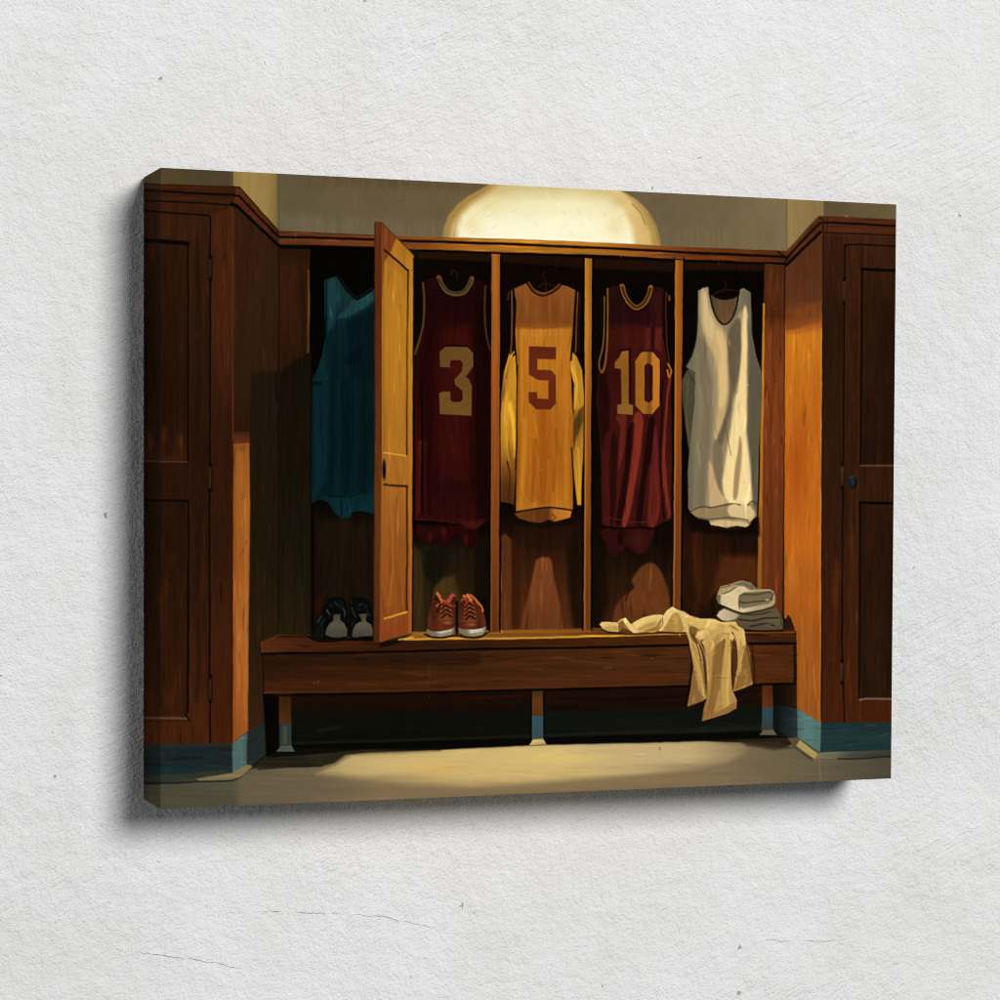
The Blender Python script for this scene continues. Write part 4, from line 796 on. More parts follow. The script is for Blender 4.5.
line([(375, 222), (374.6, 440), (373.6, 642)], 1.1, (52, 24, 11), .7)
poly([(385, 262), (404, 276), (405.6, 452), (384.4, 452)], ('v', [(262, (196, 128, 40)), (350, (194, 124, 36)), (452, (186, 118, 38))]), None, soft=1, al=.7, clip=door, tex='v', amp=.14)
poly([(384.6, 488), (405.6, 488), (405.6, 612), (386, 616)], ('v', [(488, (176, 104, 40)), (540, (164, 92, 36)), (612, (154, 82, 32))]), None, soft=1, al=.8, clip=door, tex='v', amp=.22)
line([(384.4, 250), (395, 259), (407.6, 270.6)], 2.0, (34, 24, 12), .95, clip=door)
line([(408, 270), (407.4, 330), (407.2, 400), (406.8, 455)], 1.8, ('v', [(270, (44, 30, 15)), (330, (116, 62, 26)), (400, (104, 58, 26)), (455, (70, 40, 20))]), .9, clip=door)
line([(383.6, 256), (383.8, 452)], 1.2, (150, 86, 30), .6, clip=door)
line([(384, 452.6), (394, 454), (406, 455.8)], 1.6, (230, 166, 66), .85, clip=door)
line([(384.4, 484.6), (396, 485.6), (407, 486)], 2.2, (50, 30, 16), .9, clip=door)
line([(407, 486), (407, 560), (406.6, 612)], 1.8, (58, 34, 18), .9, clip=door)
line([(384.8, 618.6), (396, 615.4), (406.6, 612)], 1.9, (228, 164, 58), .95, clip=door)
line([(410.8, 256), (410.4, 440), (410, 632)], 2.4, (210, 138, 50), .45, soft=1, clip=door)
line([(397, 496), (395, 540), (399, 600)], 2, (146, 70, 28), .5, soft=1, sm=True, clip=door)
line([(390, 500), (393, 560), (389, 606)], 2, (190, 114, 48), .45, soft=1, sm=True, clip=door)
line([(384.4, 610), (392, 630)], 2, (132, 60, 24), .4, soft=1, clip=door)
blob(384, 469.6, 2.0, 9.4, (20, 17, 14), 1, hard=True, clip=door)
line([(382.4, 463), (382.2, 476)], .8, (110, 62, 28), .8, clip=door)
line([(413.8, 258), (413.2, 440), (412.6, 631)], 1.3, (12, 7, 4), .85)
line([(381, 222.4), (398, 239), (414, 255)], 1.0, (88, 44, 20), .8)
poly([(380, 643), (396, 637.6), (412, 633), (400, 643), (380, 648)], (22, 12, 6), None, soft=1, al=.8, clip=bench)
line([(399, 639.6), (413, 637.4)], 1.8, (232, 178, 84), .8, clip=bench)

# --- towels
poly([(716.8, 616), (719, 611), (724, 608), (740, 611), (772, 606), (777, 608), (781, 616), (783.4, 622), (783, 629), (770, 630.4), (752, 630), (740, 628.6), (727, 622.6), (718, 619.6)], ('v', [(606, (98, 84, 60)), (618, (110, 94, 67)), (629, (98, 86, 62))]), tw2, soft=.8, tex='h', amp=.2)
poly([(717, 616), (719.6, 611.4), (724, 609), (732, 612), (739, 615.6), (735, 619.4), (728, 621), (721, 620.8)], ('h', [(717, (222, 204, 166)), (739, (190, 170, 134))]), None, soft=1, al=.95, clip=tw2, tex='m', amp=.12)
line([(739, 619.6), (752, 621), (764, 618.6), (778, 618)], 1.7, (34, 35, 30), .8, sm=True, clip=tw2)
line([(750, 626.6), (764, 624), (774, 625.6)], 1.7, (30, 33, 32), .8, sm=True, clip=tw2)
line([(741, 614), (756, 615), (770, 612)], 1.4, (44, 38, 26), .7, sm=True, clip=tw2)
blob(768, 625, 4, .9, (128, 120, 96), .6, clip=tw2)
line([(780, 612), (782, 626)], 2, (62, 52, 36), .6, clip=tw2)
poly([(718, 592.4), (721, 586.4), (730, 584), (737, 581.6), (743, 580.4), (751, 583), (757.4, 589.4), (770, 589.2), (773.6, 591.6), (775.2, 597), (775, 603), (771.6, 607), (760, 610), (744, 613.4), (738, 612), (728, 608), (719, 604), (716.6, 599)], ('h', [(716, (150, 130, 94)), (722, (224, 202, 158)), (745, (222, 199, 156)), (756, (186, 167, 128)), (775, (180, 161, 122))]), tw1, soft=.8, tex='m', amp=.12)
poly([(728, 585), (743, 580.6), (751, 583.4), (758, 589.4), (750, 590), (744, 586)], (98, 90, 70), None, soft=1.4, al=.8, clip=tw1)
poly([(720, 588), (730, 585.6), (738, 585), (732, 590), (724, 593.6), (719.6, 593.6)], (176, 154, 106), None, soft=1, al=.85, clip=tw1)
line([(721.6, 587.6), (730, 585.4)], 1.4, (76, 64, 44), .7, clip=tw1)
line([(723, 593.6), (731, 590.6), (737, 586.4)], 1.3, (88, 76, 52), .75, sm=True, clip=tw1)
poly([(717, 596), (721, 594), (720, 604), (717, 602)], (96, 86, 64), None, soft=1.2, al=.7, clip=tw1)
poly([(740, 596), (744, 592.4), (756, 592), (770, 590.6), (773.4, 593.6), (773, 600), (769, 603.4), (752, 606.6), (743, 608.4), (738.6, 605)], ('v', [(591, (116, 102, 73)), (608, (124, 108, 77))]), None, soft=1, al=.95, clip=tw1, tex='h', amp=.15)
line([(739.6, 608), (739, 600), (742, 594.6), (756, 594.8), (768, 592), (772.6, 594), (771.6, 599)], 1.4, (52, 46, 32), .6, sm=True, clip=tw1)
line([(740, 601.4), (746, 603), (756, 601.6), (768, 600.6), (771, 599)], 1.6, (42, 38, 26), .6, sm=True, clip=tw1)
line([(744, 604.6), (756, 603.4), (770, 601.6)], 1.2, (150, 136, 104), .6, sm=True, clip=tw1)
blob(767.4, 600, 2.6, .9, (226, 204, 150), .8, clip=tw1)
line([(758, 589.6), (770, 589.4), (774, 592.6), (775, 600), (772, 606), (758, 609.6), (744, 612.4)], 1.2, (172, 158, 124), .6, sm=True, clip=tw1)
line([(719.6, 605), (728, 608.6), (738, 612.6), (744, 613.6), (760, 611), (773, 607)], 2.0, (28, 25, 20), .6, sm=True)
line([(716.8, 617), (722, 621), (731, 623)], 1.2, (26, 18, 10), .8, sm=True)
poly([(709, 600), (716, 592), (716, 618), (712, 616)], (20, 10, 5), None, soft=2, al=.6, clip=locker)
line([(738, 629.6), (752, 631.2), (783, 631)], 1.6, (14, 9, 5), .8)

# --- draped cloth
CL = [(599.6, 624.4), (602, 622), (608, 622), (617, 622.6), (621, 619), (625.6, 617.6), (628, 621), (631, 624.4), (636, 621), (644, 617.6), (652, 615.4), (660, 614.6), (663.6, 615.6), (667, 610.6), (672.4, 606.8), (677, 609.6), (684.6, 612), (690, 615.6), (700, 618.4), (711, 618.6), (716, 619.6), (721, 622), (735.4, 621.6), (738, 626), (744, 629.6), (746, 640), (749.4, 652), (751, 668), (752.8, 684), (744, 688), (733, 691.6), (737, 700), (736.6, 708), (728, 713), (714, 717.6), (701.4, 721.4), (703.6, 708), (706.4, 699), (697, 703.6), (687.4, 706.6), (690.6, 690), (693.6, 668), (691, 652), (688.8, 640), (686, 632), (672, 631.4), (658, 631.2), (652, 632.6), (645, 632), (634, 633), (628, 629), (622, 627.4), (618, 631.8), (608, 631), (602.6, 628.6)]
line([(602, 630), (618, 633.4), (636, 634.4), (660, 633), (688, 633.4)], 1.6, (40, 20, 8), .7, sm=True, clip=bench)
line([(689, 640), (692, 660), (688.6, 690), (686.4, 707)], 2.4, (16, 10, 5), .7, sm=True)
poly(CL, ('v', [(606, (220, 186, 116)), (632, (216, 182, 114)), (660, (190, 150, 88)), (700, (180, 138, 78)), (721, (168, 126, 70))]), cloth, soft=.8, tex='m', amp=.14)
C_ = lambda pts_, c, a, s=1.2, w_=None: poly(pts_, c, None, soft=s * .8, sm=True, al=min(1, a * 1.22), clip=cloth, tex='v', amp=.14)
# lying part
C_([(601, 624), (608, 622.6), (616, 624), (613, 628), (604, 627)], (218, 184, 112), .8)
C_([(604, 628), (612, 626), (617, 627), (616, 631.4), (607, 630.6)], (196, 158, 92), .7)
C_([(619, 624), (623, 621), (627, 627), (630, 631), (622, 627.4), (618.4, 630)], (132, 94, 44), .75, .9)
C_([(624, 619), (626, 618), (632, 627), (636, 631.6), (632, 632.4), (627, 626)], (230, 200, 128), .85, .8)
C_([(633, 624), (644, 618.6), (656, 616), (661, 617), (652, 621), (642, 626), (636, 629)], (232, 200, 124), .85)
C_([(636, 629), (648, 622.6), (656, 624), (652, 630), (644, 632)], (206, 166, 92), .7)
C_([(645, 632), (655, 627), (661, 620), (662, 626), (655, 631)], (170, 118, 54), .7)
C_([(664, 617), (668, 611), (672.6, 608), (676, 611), (672, 616), (667, 624), (661, 631), (658, 630)], (236, 206, 132), .85)
C_([(668, 622), (674, 613), (680, 615), (683, 624), (682, 631.6), (664, 631.4)], (186, 142, 74), .75)
C_([(672, 618), (679, 614), (681, 618), (676, 624)], (206, 164, 92), .5)
C_([(679, 612), (684, 614), (688, 622), (686, 632), (682, 622)], (226, 190, 116), .7, .9)
C_([(686, 615), (700, 619.4), (712, 620), (706, 626), (698, 629), (690, 624)], (222, 182, 104), .8)
C_([(690, 626), (699, 630), (696, 637), (704, 640), (697, 644), (690, 636)], (134, 90, 42), .75)
line([(662, 617), (663, 624), (658, 630.6)], 1, (110, 72, 32), .7, sm=True, clip=cloth)
line([(618, 623.6), (622, 621.4)], .9, (112, 78, 36), .6, clip=cloth)
# over the edge
C_([(697, 632), (706, 628), (712, 620), (716, 620.6), (722, 626), (714, 628), (706, 634), (700, 640)], (228, 190, 112), .85)
C_([(716, 624), (735, 622.6), (738, 627), (745, 631), (741, 636), (732, 630), (722, 630)], (222, 180, 104), .8)
C_([(704, 640), (712, 630), (722, 629), (726, 634), (719, 640), (710, 640)], (206, 164, 88), .6)
C_([(692, 642), (697, 650), (702, 668), (705, 690), (705, 698), (699, 690), (695, 668)], (196, 152, 80), .75, 1.0)
C_([(690, 690), (694, 670), (699, 690), (703, 698), (696, 703), (688, 705)], (148, 106, 56), .7)
C_([(699, 645), (702, 655), (704, 672), (706, 690), (707, 680), (706, 660), (703, 644)], (86, 54, 24), .8, .9)
C_([(704, 642), (709, 648), (708, 680), (706, 702), (704, 712), (709, 700), (714, 664), (712, 644)], (192, 148, 78), .7)
C_([(713, 652), (722, 640), (726, 640), (722, 660), (719, 680), (713, 712), (706, 714), (711, 690)], (150, 106, 54), .75)
C_([(726, 636), (730, 634), (731, 660), (729, 690), (730, 704), (724, 712), (722, 690), (723, 664)], (206, 164, 86), .8, 1.1)
C_([(732, 632), (736, 640), (738, 660), (735, 680), (733, 690), (731, 670), (732, 650)], (92, 52, 22), .85, .9)
C_([(729, 632), (734, 636), (733, 640), (730, 642)], (230, 194, 118), .8, .8)
C_([(738, 638), (742, 631), (746, 645), (744, 650), (740, 652)], (222, 182, 106), .75, 1.0)
C_([(741, 652), (747, 645), (751, 668), (752, 682), (742, 687), (735, 690), (739, 672)], (150, 104, 52), .75)
C_([(740, 640), (743, 650), (740, 668), (736, 686), (738, 664)], (196, 150, 80), .7, .8)
C_([(704, 712), (716, 712), (728, 706), (736, 702), (736, 708), (726, 713), (702, 720.6)], (156, 110, 58), .6)
for p, c, a in (([(702, 648), (706, 672), (706.6, 700), (702, 720)], (84, 52, 24), .4), ([(722, 650), (718, 690), (711, 717)], (126, 86, 42), .35), ([(731, 640), (732, 670), (733, 690)], (44, 22, 9), .7), ([(693, 634), (697, 645), (701, 660)], (70, 40, 18), .7), ([(689, 706), (706, 700)], (90, 58, 28), .6), ([(734, 691), (752, 684)], (190, 142, 74), .7), ([(715, 645), (713, 670)], (176, 130, 68), .6)):
    line(p, 1.1, c, a, sm=True, clip=cloth)
H_ = lambda pts_, w_, c, a: line(pts_, w_, c, a, soft=w_ * .45, sm=True, clip=cloth)
for pts_, w_, c, a in (([(601, 624), (608, 622.4), (616, 623.4)], 1.6, (244, 216, 146), .8), ([(625, 618.6), (629, 624), (633, 629), (637, 632)], 2, (246, 218, 148), .85), ([(634, 623), (644, 618.4), (655, 616)], 1.8, (246, 216, 144), .8),
                       ([(661, 617), (667, 611.4), (672.4, 608), (677, 611)], 2.2, (250, 224, 152), .85), ([(680, 612.6), (686, 616), (698, 620), (711, 620)], 1.8, (240, 204, 128), .7), ([(697, 636), (704, 630), (711, 621.4), (716, 620.6)], 2.2, (248, 216, 140), .85),
                       ([(717, 622.4), (726, 623.6), (735, 622.8), (739, 628)], 1.8, (244, 208, 132), .8), ([(697, 637), (701, 645), (706, 660), (708.6, 680)], 1.5, (232, 192, 114), .7), ([(693, 652), (697, 666), (702, 684), (704, 696)], 1.5, (228, 186, 108), .75),
                       ([(729, 642), (729.6, 664), (727, 690), (727.4, 704)], 2.2, (230, 194, 116), .6), ([(742, 632), (745, 644), (742, 656), (740, 672)], 1.6, (240, 204, 128), .7), ([(733, 634), (735, 640)], 1.6, (248, 216, 144), .7),
                       ([(622, 628), (619, 630)], 2, (110, 74, 34), .6), ([(640, 629), (650, 625), (656, 622.6)], 2.2, (168, 120, 58), .55), ([(645, 631), (655, 628)], 1.6, (140, 94, 42), .6), ([(661, 620), (660, 626), (657, 630)], 1.4, (122, 80, 36), .6),
                       ([(676, 614), (680, 622), (680, 631)], 2.4, (160, 114, 56), .5), ([(666, 628), (676, 626), (684, 628)], 2.4, (176, 130, 66), .5), ([(688, 624), (696, 630), (704, 629)], 2, (150, 104, 50), .6),
                       ([(718, 640), (716, 660), (711, 690), (708, 708)], 4, (134, 92, 44), .5), ([(724, 640), (722, 665), (719, 690)], 2, (112, 74, 34), .5), ([(712, 640), (722, 634), (730, 634)], 1.4, (150, 106, 52), .5),
                       ([(746, 656), (749, 672), (748, 684)], 4, (138, 94, 46), .5), ([(738, 676), (736, 688)], 2, (120, 80, 38), .5), ([(691, 660), (693, 680), (691, 702)], 2.4, (134, 94, 48), .5), ([(700, 660), (703.6, 676), (705.4, 694)], 1.6, (78, 48, 22), .6)):
    H_(pts_, w_, c, a * .7)
line([(704, 700), (701.6, 721.4)], 1.2, (14, 10, 6), .5)
line([(753.4, 684), (746, 640)], 1.2, (18, 10, 5), .5)

# --- loose brush marks that follow each thing's grain
rb = np.random.default_rng(91)
DIRS = {}
AMPS = {plaster: .035, glow: .02, floor: .03, cabR: .08, door: .08, j5: .06, j3: .07, tw1: .05}
for k in (cabL, cabLd, cabR, cabRd, locker, door, j1, j2, j3, j4, j5) + tuple(parts_):
    DIRS[k] = 'v'
for k in (bench, apron, floor, under_bench, cornice, skL, skR):
    DIRS[k] = 'h'
DENS = {cabL: 260, cabLd: 380, cabR: 420, cabRd: 380, locker: 700, door: 150, j1: 90, j2: 120, j3: 130, j4: 130, j5: 200, bench: 110, apron: 160, under_bench: 120, floor: 260, cornice: 110, skL: 40, skR: 40, plaster: 90, glow: 60, cloth: 60, tw1: 30}
for k, n in DENS.items():
    rr, cc = np.nonzero(LAB == k)
    if len(rr) == 0:
        continue
    for i in rb.integers(0, len(rr), n):
        r_, c_ = rr[i], cc[i]
        x, y = X[r_, c_], Y[r_, c_]
        f = max(.5, 1 + rb.normal(0, AMPS.get(k, .15)))
        d = DIRS.get(k)
        if d == 'v':
            L, an = rb.uniform(8, 34), math.pi / 2 + rb.normal(0, .16 if k in (j1, j2, j3, j4, j5) else .05)
        elif d == 'h':
            L, an = rb.uniform(10, 40), rb.normal(0, .05)
        else:
            L, an = rb.uniform(4, 14), rb.uniform(0, math.pi)
        dx, dy = math.cos(an) * L / 2, math.sin(an) * L / 2
        w_ = rb.uniform(.8, 2.6)
        line([(x - dx, y - dy), (x + rb.normal(0, .6), y + rb.normal(0, .6)), (x + dx, y + dy)], w_, ('mul', f), rb.uniform(.5, .95), soft=max(.5, w_ / 3), clip=k, taper=True)
# flecks of impasto
for i in range(110):
    x, y = rb.uniform(150, 890), rb.uniform(185, 790)
    sl = win(x, y, x, y)
    if sl is None:
        continue
    base = IMG[sl][0, 0] * 255
    blob(x, y, rb.uniform(.5, 1.1), rb.uniform(.6, 1.6), tuple(np.clip(base * rb.uniform(1.1, 1.4) + 2, 0, 255)), .5)


def blur3(a):
    for ax in (0, 1):
        a = (np.roll(a, 1, ax) + 2 * a + np.roll(a, -1, ax)) / 4
    return a


IMG = np.clip(IMG, 0, 1) ** GAM
warm = np.clip((IMG[..., 0] - IMG[..., 2]) / (IMG[..., 0] + 1e-4) * 2.2 - 1.0, 0, 1)
IMG[..., 0] *= 1 - .05 * warm
IMG[..., 1] *= 1 + .015 * warm
IMG = IMG + DESAT * ((IMG @ np.array([.3, .59, .11]))[..., None] - IMG)
IMG = np.clip(IMG + 0.32 * (IMG - blur3(blur3(IMG))), 0.004, 1)


# ------------------------------------------------------------------ meshes cut out of the print along what it shows
def lin(c):
    return np.where(c <= 0.04045, c / 12.92, ((c + 0.055) / 1.055) ** 2.4)


RGB = lin(np.clip(IMG, 0, 1)) * INK


def mesh_from_grid(name, pos, rgb, faces_rc, mat):
    """pos/rgb: (R,C,3); faces_rc: boolean (R-1,C-1) of the cells kept"""
    Rn, Cn = pos.shape[:2]
    r, c = np.nonzero(faces_rc)
    q = np.stack([r * Cn + c, (r + 1) * Cn + c, (r + 1) * Cn + c + 1, r * Cn + c + 1], 1)
    used, inv = np.unique(q, return_inverse=True)
    q = inv.reshape(-1, 4).astype(np.int32)
    co_ = pos.reshape(-1, 3)[used]
    cl_ = rgb.reshape(-1, 3)[used]
    me = bpy.data.meshes.new(name)
    me.vertices.add(len(co_))
    me.vertices.foreach_set('co', co_.astype(np.float32).ravel())
    me.loops.add(q.size)
    me.loops.foreach_set('vertex_index', q.ravel())
    me.polygons.add(len(q))
    me.polygons.foreach_set('loop_start', np.arange(0, q.size, 4, dtype=np.int32))
    me.update(calc_edges=True)
    at = me.color_attributes.new('ink', 'FLOAT_COLOR', 'POINT')
    at.data.foreach_set('color', np.concatenate([cl_, np.ones((len(cl_), 1))], 1).astype(np.float32).ravel())
    me.materials.append(mat)
    o = bpy.data.objects.new(name, me)
    COL.objects.link(o)
    return o


def new_mat(name):
    mt = bpy.data.materials.new(name)
    mt.use_nodes = True
    nt = mt.node_tree
    return mt, nt, nt.nodes['Principled BSDF']


def N(nt, typ, **kw):
    n = nt.nodes.new(typ)
    for k, v in kw.items():
        if k in n.inputs:
            n.inputs[k].default_value = v
        else:
            setattr(n, k, v)
    return n


def printed_canvas():
    mt, nt, b = new_mat('printed canvas')
    a = N(nt, 'ShaderNodeAttribute', attribute_name='ink')
    tc = N(nt, 'ShaderNodeTexCoord')
    # plain weave: two crossed sets of threads
    w1 = N(nt, 'ShaderNodeTexWave', wave_type='BANDS', bands_direction='X', Scale=260.0, Distortion=0.6)
    w2 = N(nt, 'ShaderNodeTexWave', wave_type='BANDS', bands_direction='Z', Scale=260.0, Distortion=0.6)
    mx = N(nt, 'ShaderNodeMath', operation='MAXIMUM')
    nt.links.new(tc.outputs['Object'], w1.inputs['Vector'])
    nt.links.new(tc.outputs['Object'], w2.inputs['Vector'])
    nt.links.new(w1.outputs['Fac'], mx.inputs[0])
    nt.links.new(w2.outputs['Fac'], mx.inputs[1])
    bp = N(nt, 'ShaderNodeBump', Strength=0.06, Distance=0.0002)
    nt.links.new(mx.outputs[0], bp.inputs['Height'])
    nt.links.new(a.outputs['Color'], b.inputs['Base Color'])
    nt.links.new(bp.outputs['Normal'], b.inputs['Normal'])
    b.inputs['Roughness'].default_value = 0.7
    b.inputs['Specular IOR Level'].default_value = 0.004
    return mt


MC = printed_canvas()
root = bpy.data.objects.new('canvas_print', None)
root.empty_display_size = 0.05
root.location = (0, -GAP, -H / 2)
COL.objects.link(root)
root['label'] = 'stretched canvas print of locker room jerseys and shoes, hanging on white plaster wall'
root['category'] = 'canvas print'


def parent(o, p):
    o.parent = p
    o.matrix_parent_inverse = Matrix.Translation(-Vector(p.location)) if p is root else Matrix.Identity(4)


CELL = LAB[:-1, :-1].copy()
CELL[:, :NS] = -1
objs = {}
for i, (nm, pa, lb) in enumerate(PARTS, 1):
    mk = CELL == i
    if not mk.any():
        print('EMPTY PART', nm, lb)
        continue
    o = mesh_from_grid(nm, POS, RGB, mk, MC)
    if lb:
        o['label'] = lb
    objs[i] = o
for i, (nm, pa, lb) in enumerate(PARTS, 1):
    if i in objs:
        parent(objs[i], root if pa is None else objs[pa])

# the sheet folded round the bars: left edge continues the picture; right, top and bottom are mirrored
def strip(a_pos, rgb, inward):
    n = 24
    P = np.zeros((n, a_pos.shape[0], 3))
    C = np.zeros((n, a_pos.shape[0], 3))
    for k in range(n):
        t = k / (n - 1)
        P[k] = a_pos
        P[k, :, 1] = -D + (D - GAP) * t
        C[k] = inward(int(round(t * 60)))
    return P, C


edges = [(POS[:, :NS + 1], RGB[:, :NS + 1])]
edges.append(strip(POS[:, -1], RGB, lambda k: RGB[:, -1 - k]))
edges.append(strip(POS[0, NS:], RGB, lambda k: np.minimum(RGB[k, NS:], RGB[4, NS + 300])))
edges.append(strip(POS[-1, NS:], RGB, lambda k: RGB[-1 - k, NS:]))
for (P, C) in edges:
    o = mesh_from_grid('wrapped_edge', P, C, np.ones((P.shape[0] - 1, P.shape[1] - 1), bool), MC)
    parent(o, root)


def box_mesh(name, boxes, mat):
    v, f = [], []
    for (x0, y0, z0, x1, y1, z1) in boxes:
        b = len(v)
        v += [(x0, y0, z0), (x1, y0, z0), (x1, y1, z0), (x0, y1, z0), (x0, y0, z1), (x1, y0, z1), (x1, y1, z1), (x0, y1, z1)]
        f += [tuple(b + i for i in q) for q in ((3, 2, 1, 0), (4, 5, 6, 7), (0, 1, 5, 4), (1, 2, 6, 5), (2, 3, 7, 6), (3, 0, 4, 7))]
    me = bpy.data.meshes.new(name)
    me.from_pydata(v, [], f)
    me.materials.append(mat)
    o = bpy.data.objects.new(name, me)
    COL.objects.link(o)
    return o


mw, nt, b = new_mat('pine stretcher')
wv = N(nt, 'ShaderNodeTexNoise', Scale=60.0, Detail=4.0)
cr = N(nt, 'ShaderNodeValToRGB')
cr.color_ramp.elements[0].color = (0.42, 0.27, 0.14, 1)
cr.color_ramp.elements[1].color = (0.55, 0.38, 0.21, 1)
nt.links.new(wv.outputs['Fac'], cr.inputs['Fac'])
nt.links.new(cr.outputs['Color'], b.inputs['Base Color'])
b.inputs['Roughness'].default_value = 0.6
e, t = 0.0008, 0.03
x0, x1, z0, z1, ya, yb = -W / 2 + e, W / 2 - e, -H / 2 + e, H / 2 - e, -D + e, -GAP - e
sf = box_mesh('stretcher_frame', [(x0, ya, z0, x0 + t, yb, z1), (x1 - t, ya, z0, x1, yb, z1),
                                  (x0 + t, ya, z0, x1 - t, yb, z0 + t), (x0 + t, ya, z1 - t, x1 - t, yb, z1)], mw)
parent(sf, root)

# ------------------------------------------------------------------ plaster wall
mt, nt, b = new_mat('white plaster')
tc = N(nt, 'ShaderNodeTexCoord')
b.inputs['Roughness'].default_value = 0.85
b.inputs['Specular IOR Level'].default_value = 0.15


def nz(scale, detail=2.0, rough=0.5, mapping=None, dist=0.0):
    n = N(nt, 'ShaderNodeTexNoise', Scale=scale, Detail=detail, Roughness=rough, Distortion=dist)
    src = tc.outputs['Object']
    if mapping:
        mp = N(nt, 'ShaderNodeMapping')
        mp.vector_type = 'TEXTURE'
        mp.inputs['Rotation'].default_value = mapping[0]
        mp.inputs['Scale'].default_value = tuple(1.0 / s for s in mapping[1])
        nt.links.new(src, mp.inputs['Vector'])
        src = mp.outputs['Vector']
    nt.links.new(src, n.inputs['Vector'])
    return n.outputs['Fac']


def mth(op, a, c, clamp=False):
    n = N(nt, 'ShaderNodeMath', operation=op)
    n.use_clamp = clamp
    for i, s in enumerate((a, c)):
        if isinstance(s, (int, float)):
            n.inputs[i].default_value = s
        else:
            nt.links.new(s, n.inputs[i])
    return n.outputs[0]


def ramp(s, a, c, lo=0.0, hi=1.0):
    n = N(nt, 'ShaderNodeMapRange')
    n.interpolation_type = 'SMOOTHSTEP'
    for k, v in zip(('From Min', 'From Max', 'To Min', 'To Max'), (a, c, lo, hi)):
        n.inputs[k].default_value = v
    nt.links.new(s, n.inputs['Value'])
    return n.outputs['Result']


# heights: fine grain, trowel strokes in two directions gated by broad patches, broad waves
grain = nz(1250.0, 2.0, 0.6)
grain2 = nz(540.0, 2.0, 0.55)
tr1 = nz(1.0, 3.0, 0.55, ((0, math.radians(-30), 0), (170, 300, 900)), 0.3)
tr2 = nz(1.0, 2.0, 0.5, ((0, math.radians(-62), 0), (150, 300, 700)), 0.3)
g1 = ramp(nz(9.0, 2.0, 0.5), 0.46, 0.62)
g2 = ramp(nz(7.0, 2.0, 0.5, ((0, 0, 0), (1.0, 1.0, 1.3))), 0.5, 0.64)
broad = nz(14.0, 3.0, 0.5)
tr3 = nz(1.0, 3.0, 0.6, ((0, math.radians(-27), 0), (48, 200, 330)), 0.6)
lump = nz(120.0, 3.0, 0.6)
g3 = ramp(nz(6.0, 2.0, 0.5, ((0, 0.4, 0), (1.0, 1.0, 1.6))), 0.42, 0.66)
h = mth('MULTIPLY', grain, 0.42)
h = mth('ADD', h, mth('MULTIPLY', grain2, 0.42))
h = mth('ADD', h, mth('MULTIPLY', mth('MULTIPLY', tr1, g1), 0.38))
h = mth('ADD', h, mth('MULTIPLY', mth('MULTIPLY', tr2, g2), 0.32))
h = mth('ADD', h, mth('MULTIPLY', broad, 1.2))
h = mth('ADD', h, mth('MULTIPLY', mth('MULTIPLY', tr3, g3), 1.0))
h = mth('ADD', h, mth('MULTIPLY', lump, 1.3))
# pits, and hairline cracks that run a little way along the wall
sep = N(nt, 'ShaderNodeSeparateXYZ')
nt.links.new(tc.outputs['Object'], sep.inputs[0])
ox, oz = sep.outputs[0], sep.outputs[2]
wob = N(nt, 'ShaderNodeTexNoise', Scale=700.0, Detail=2.0)
nt.links.new(tc.outputs['Object'], wob.inputs['Vector'])
va = N(nt, 'ShaderNodeVectorMath', operation='MULTIPLY_ADD')
nt.links.new(wob.outputs['Color'], va.inputs[0])
va.inputs[1].default_value = (0.005, 0.005, 0.005)
nt.links.new(tc.outputs['Object'], va.inputs[2])
sp2 = N(nt, 'ShaderNodeSeparateXYZ')
nt.links.new(va.outputs[0], sp2.inputs[0])
cmb = N(nt, 'ShaderNodeCombineXYZ')
nt.links.new(sp2.outputs[0], cmb.inputs[0])
nt.links.new(sp2.outputs[2], cmb.inputs[1])
vo = N(nt, 'ShaderNodeTexVoronoi', Scale=38.0, voronoi_dimensions='2D')
nt.links.new(cmb.outputs[0], vo.inputs['Vector'])
sepc = N(nt, 'ShaderNodeSeparateColor')
nt.links.new(vo.outputs['Color'], sepc.inputs[0])
rare = ramp(sepc.outputs[0], 0.90, 0.905)
size = ramp(sepc.outputs[1], 0.0, 1.0, 0.012, 0.036)
pit = mth('MULTIPLY', mth('LESS_THAN', vo.outputs['Distance'], size), rare)
cn = nz(24.0, 5.0, 0.65)
cw = nz(90.0, 3.0, 0.6)
crack = None
for (xa, xb, za, sl_, amp_, wd_) in CRACKS:
    zc = mth('ADD', mth('MULTIPLY', mth('SUBTRACT', ox, xa), sl_), za)
    zc = mth('ADD', zc, mth('MULTIPLY', mth('SUBTRACT', cn, 0.5), amp_))
    dd = mth('ABSOLUTE', mth('SUBTRACT', oz, zc), 0.0)
    c1 = ramp(dd, wd_ * 0.3, wd_ * 1.5, 1.0, 0.0)
    c1 = mth('MULTIPLY', c1, mth('MULTIPLY', ramp(ox, xa, xa + 0.02), ramp(ox, xb - 0.02, xb, 1.0, 0.0)))
    c1 = mth('MULTIPLY', c1, ramp(cw, 0.40, 0.55))
    crack = c1 if crack is None else mth('MAXIMUM', crack, c1)
h = mth('SUBTRACT', h, mth('MULTIPLY', pit, 1.6))
h = mth('SUBTRACT', h, mth('MULTIPLY', crack, 0.7))
bp = N(nt, 'ShaderNodeBump', Strength=WALLBUMP, Distance=0.0016)
nt.links.new(h, bp.inputs['Height'])
nt.links.new(bp.outputs['Normal'], b.inputs['Normal'])
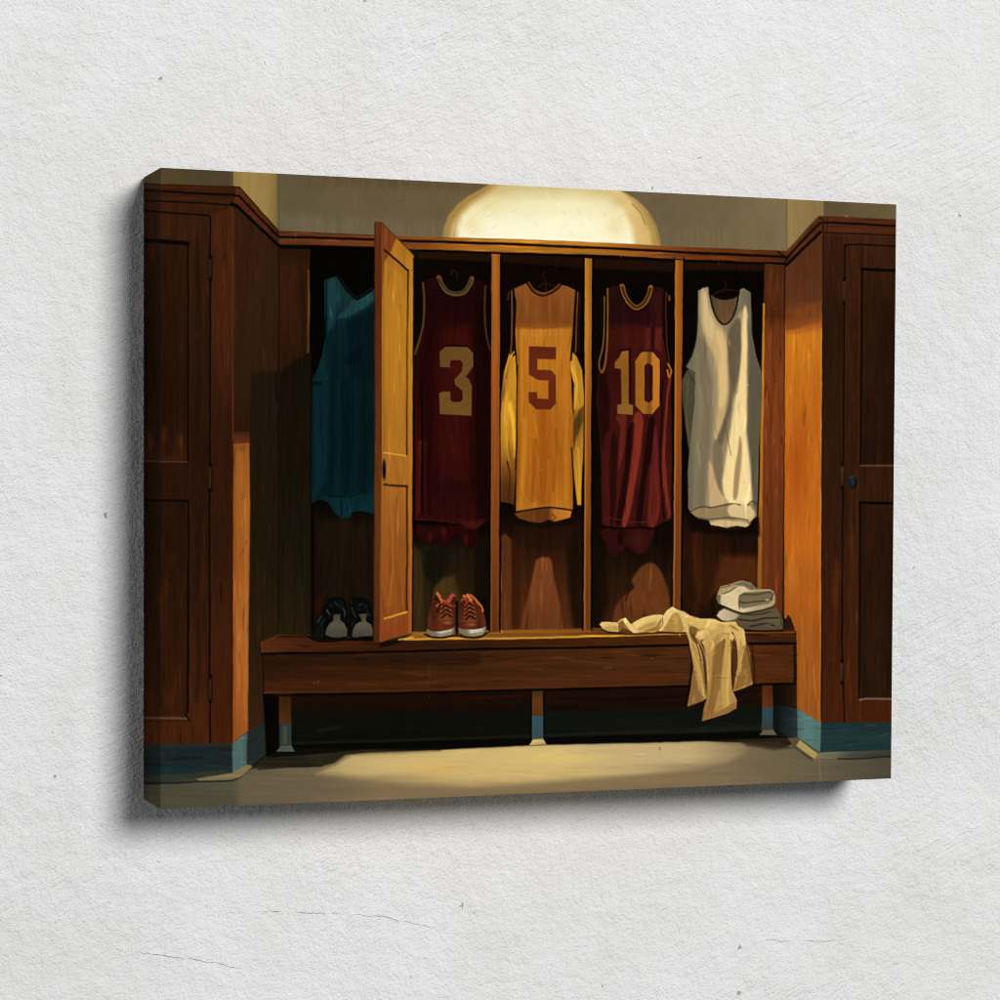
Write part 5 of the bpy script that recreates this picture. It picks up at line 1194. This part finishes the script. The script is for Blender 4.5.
# colour: chalky white with faint grey clouds
cl = mth('ADD', mth('MULTIPLY', nz(5.0, 4.0, 0.6), 0.6), mth('MULTIPLY', nz(28.0, 4.0, 0.65), 0.4))
cr = N(nt, 'ShaderNodeValToRGB')
cr.color_ramp.elements[0].position = 0.36
cr.color_ramp.elements[0].color = (0.72, 0.72, 0.712, 1)
cr.color_ramp.elements[1].position = 0.62
cr.color_ramp.elements[1].color = (0.80, 0.80, 0.80, 1)
nt.links.new(cl, cr.inputs['Fac'])
mxp = N(nt, 'ShaderNodeMix', data_type='RGBA')
nt.links.new(mth('ADD', mth('MULTIPLY', pit, 0.9), mth('MULTIPLY', crack, 0.16), True), mxp.inputs[0])
nt.links.new(cr.outputs['Color'], mxp.inputs[6])
mxp.inputs[7].default_value = (0.3, 0.29, 0.28, 1)
nt.links.new(mxp.outputs[2], b.inputs['Base Color'])
wall = box_mesh('wall', [(-2.2, 0.0, -1.6, 2.4, 0.12, 1.6)], mt)
wall['kind'] = 'structure'
wall['label'] = 'white rough plaster wall behind the canvas print'


# ------------------------------------------------------------------ light
wd = bpy.data.worlds.new('World')
scene.world = wd
wd.use_nodes = True
bg = wd.node_tree.nodes['Background']
bg.inputs['Color'].default_value = (0.93, 0.96, 1.0, 1)
bg.inputs['Strength'].default_value = AMBIENT


def area(name, pos, target, size, power, col):
    l = bpy.data.lights.new(name, 'AREA')
    l.shape = 'DISK'
    l.size = size
    l.energy = power
    l.color = col
    o = bpy.data.objects.new(name, l)
    COL.objects.link(o)
    o.location = pos
    o.rotation_euler = (Vector(target) - Vector(pos)).to_track_quat('-Z', 'Y').to_euler()
    return o


area('added_fill', (-5.0, -1.9, 0.2), (0, 0, 0), 1.4, FILLPOW, (1.0, 0.995, 0.99))  # unseen fill, added to brighten the dark left edge of the canvas
area('key_lamp', KEYPOS, (0, 0, 0), KEYSIZE, KEYPOW, (1.0, 0.995, 0.99))

scene.render.engine = 'CYCLES'
scene.render.resolution_x = scene.render.resolution_y = 1024
scene.view_settings.view_transform = 'Standard'
scene.view_settings.look = 'None'
scene.view_settings.exposure = 0.0
scene.view_settings.gamma = 1.0
scene.cycles.max_bounces = 6
scene.cycles.use_denoising = False
scene.cycles.filter_width = 1.1
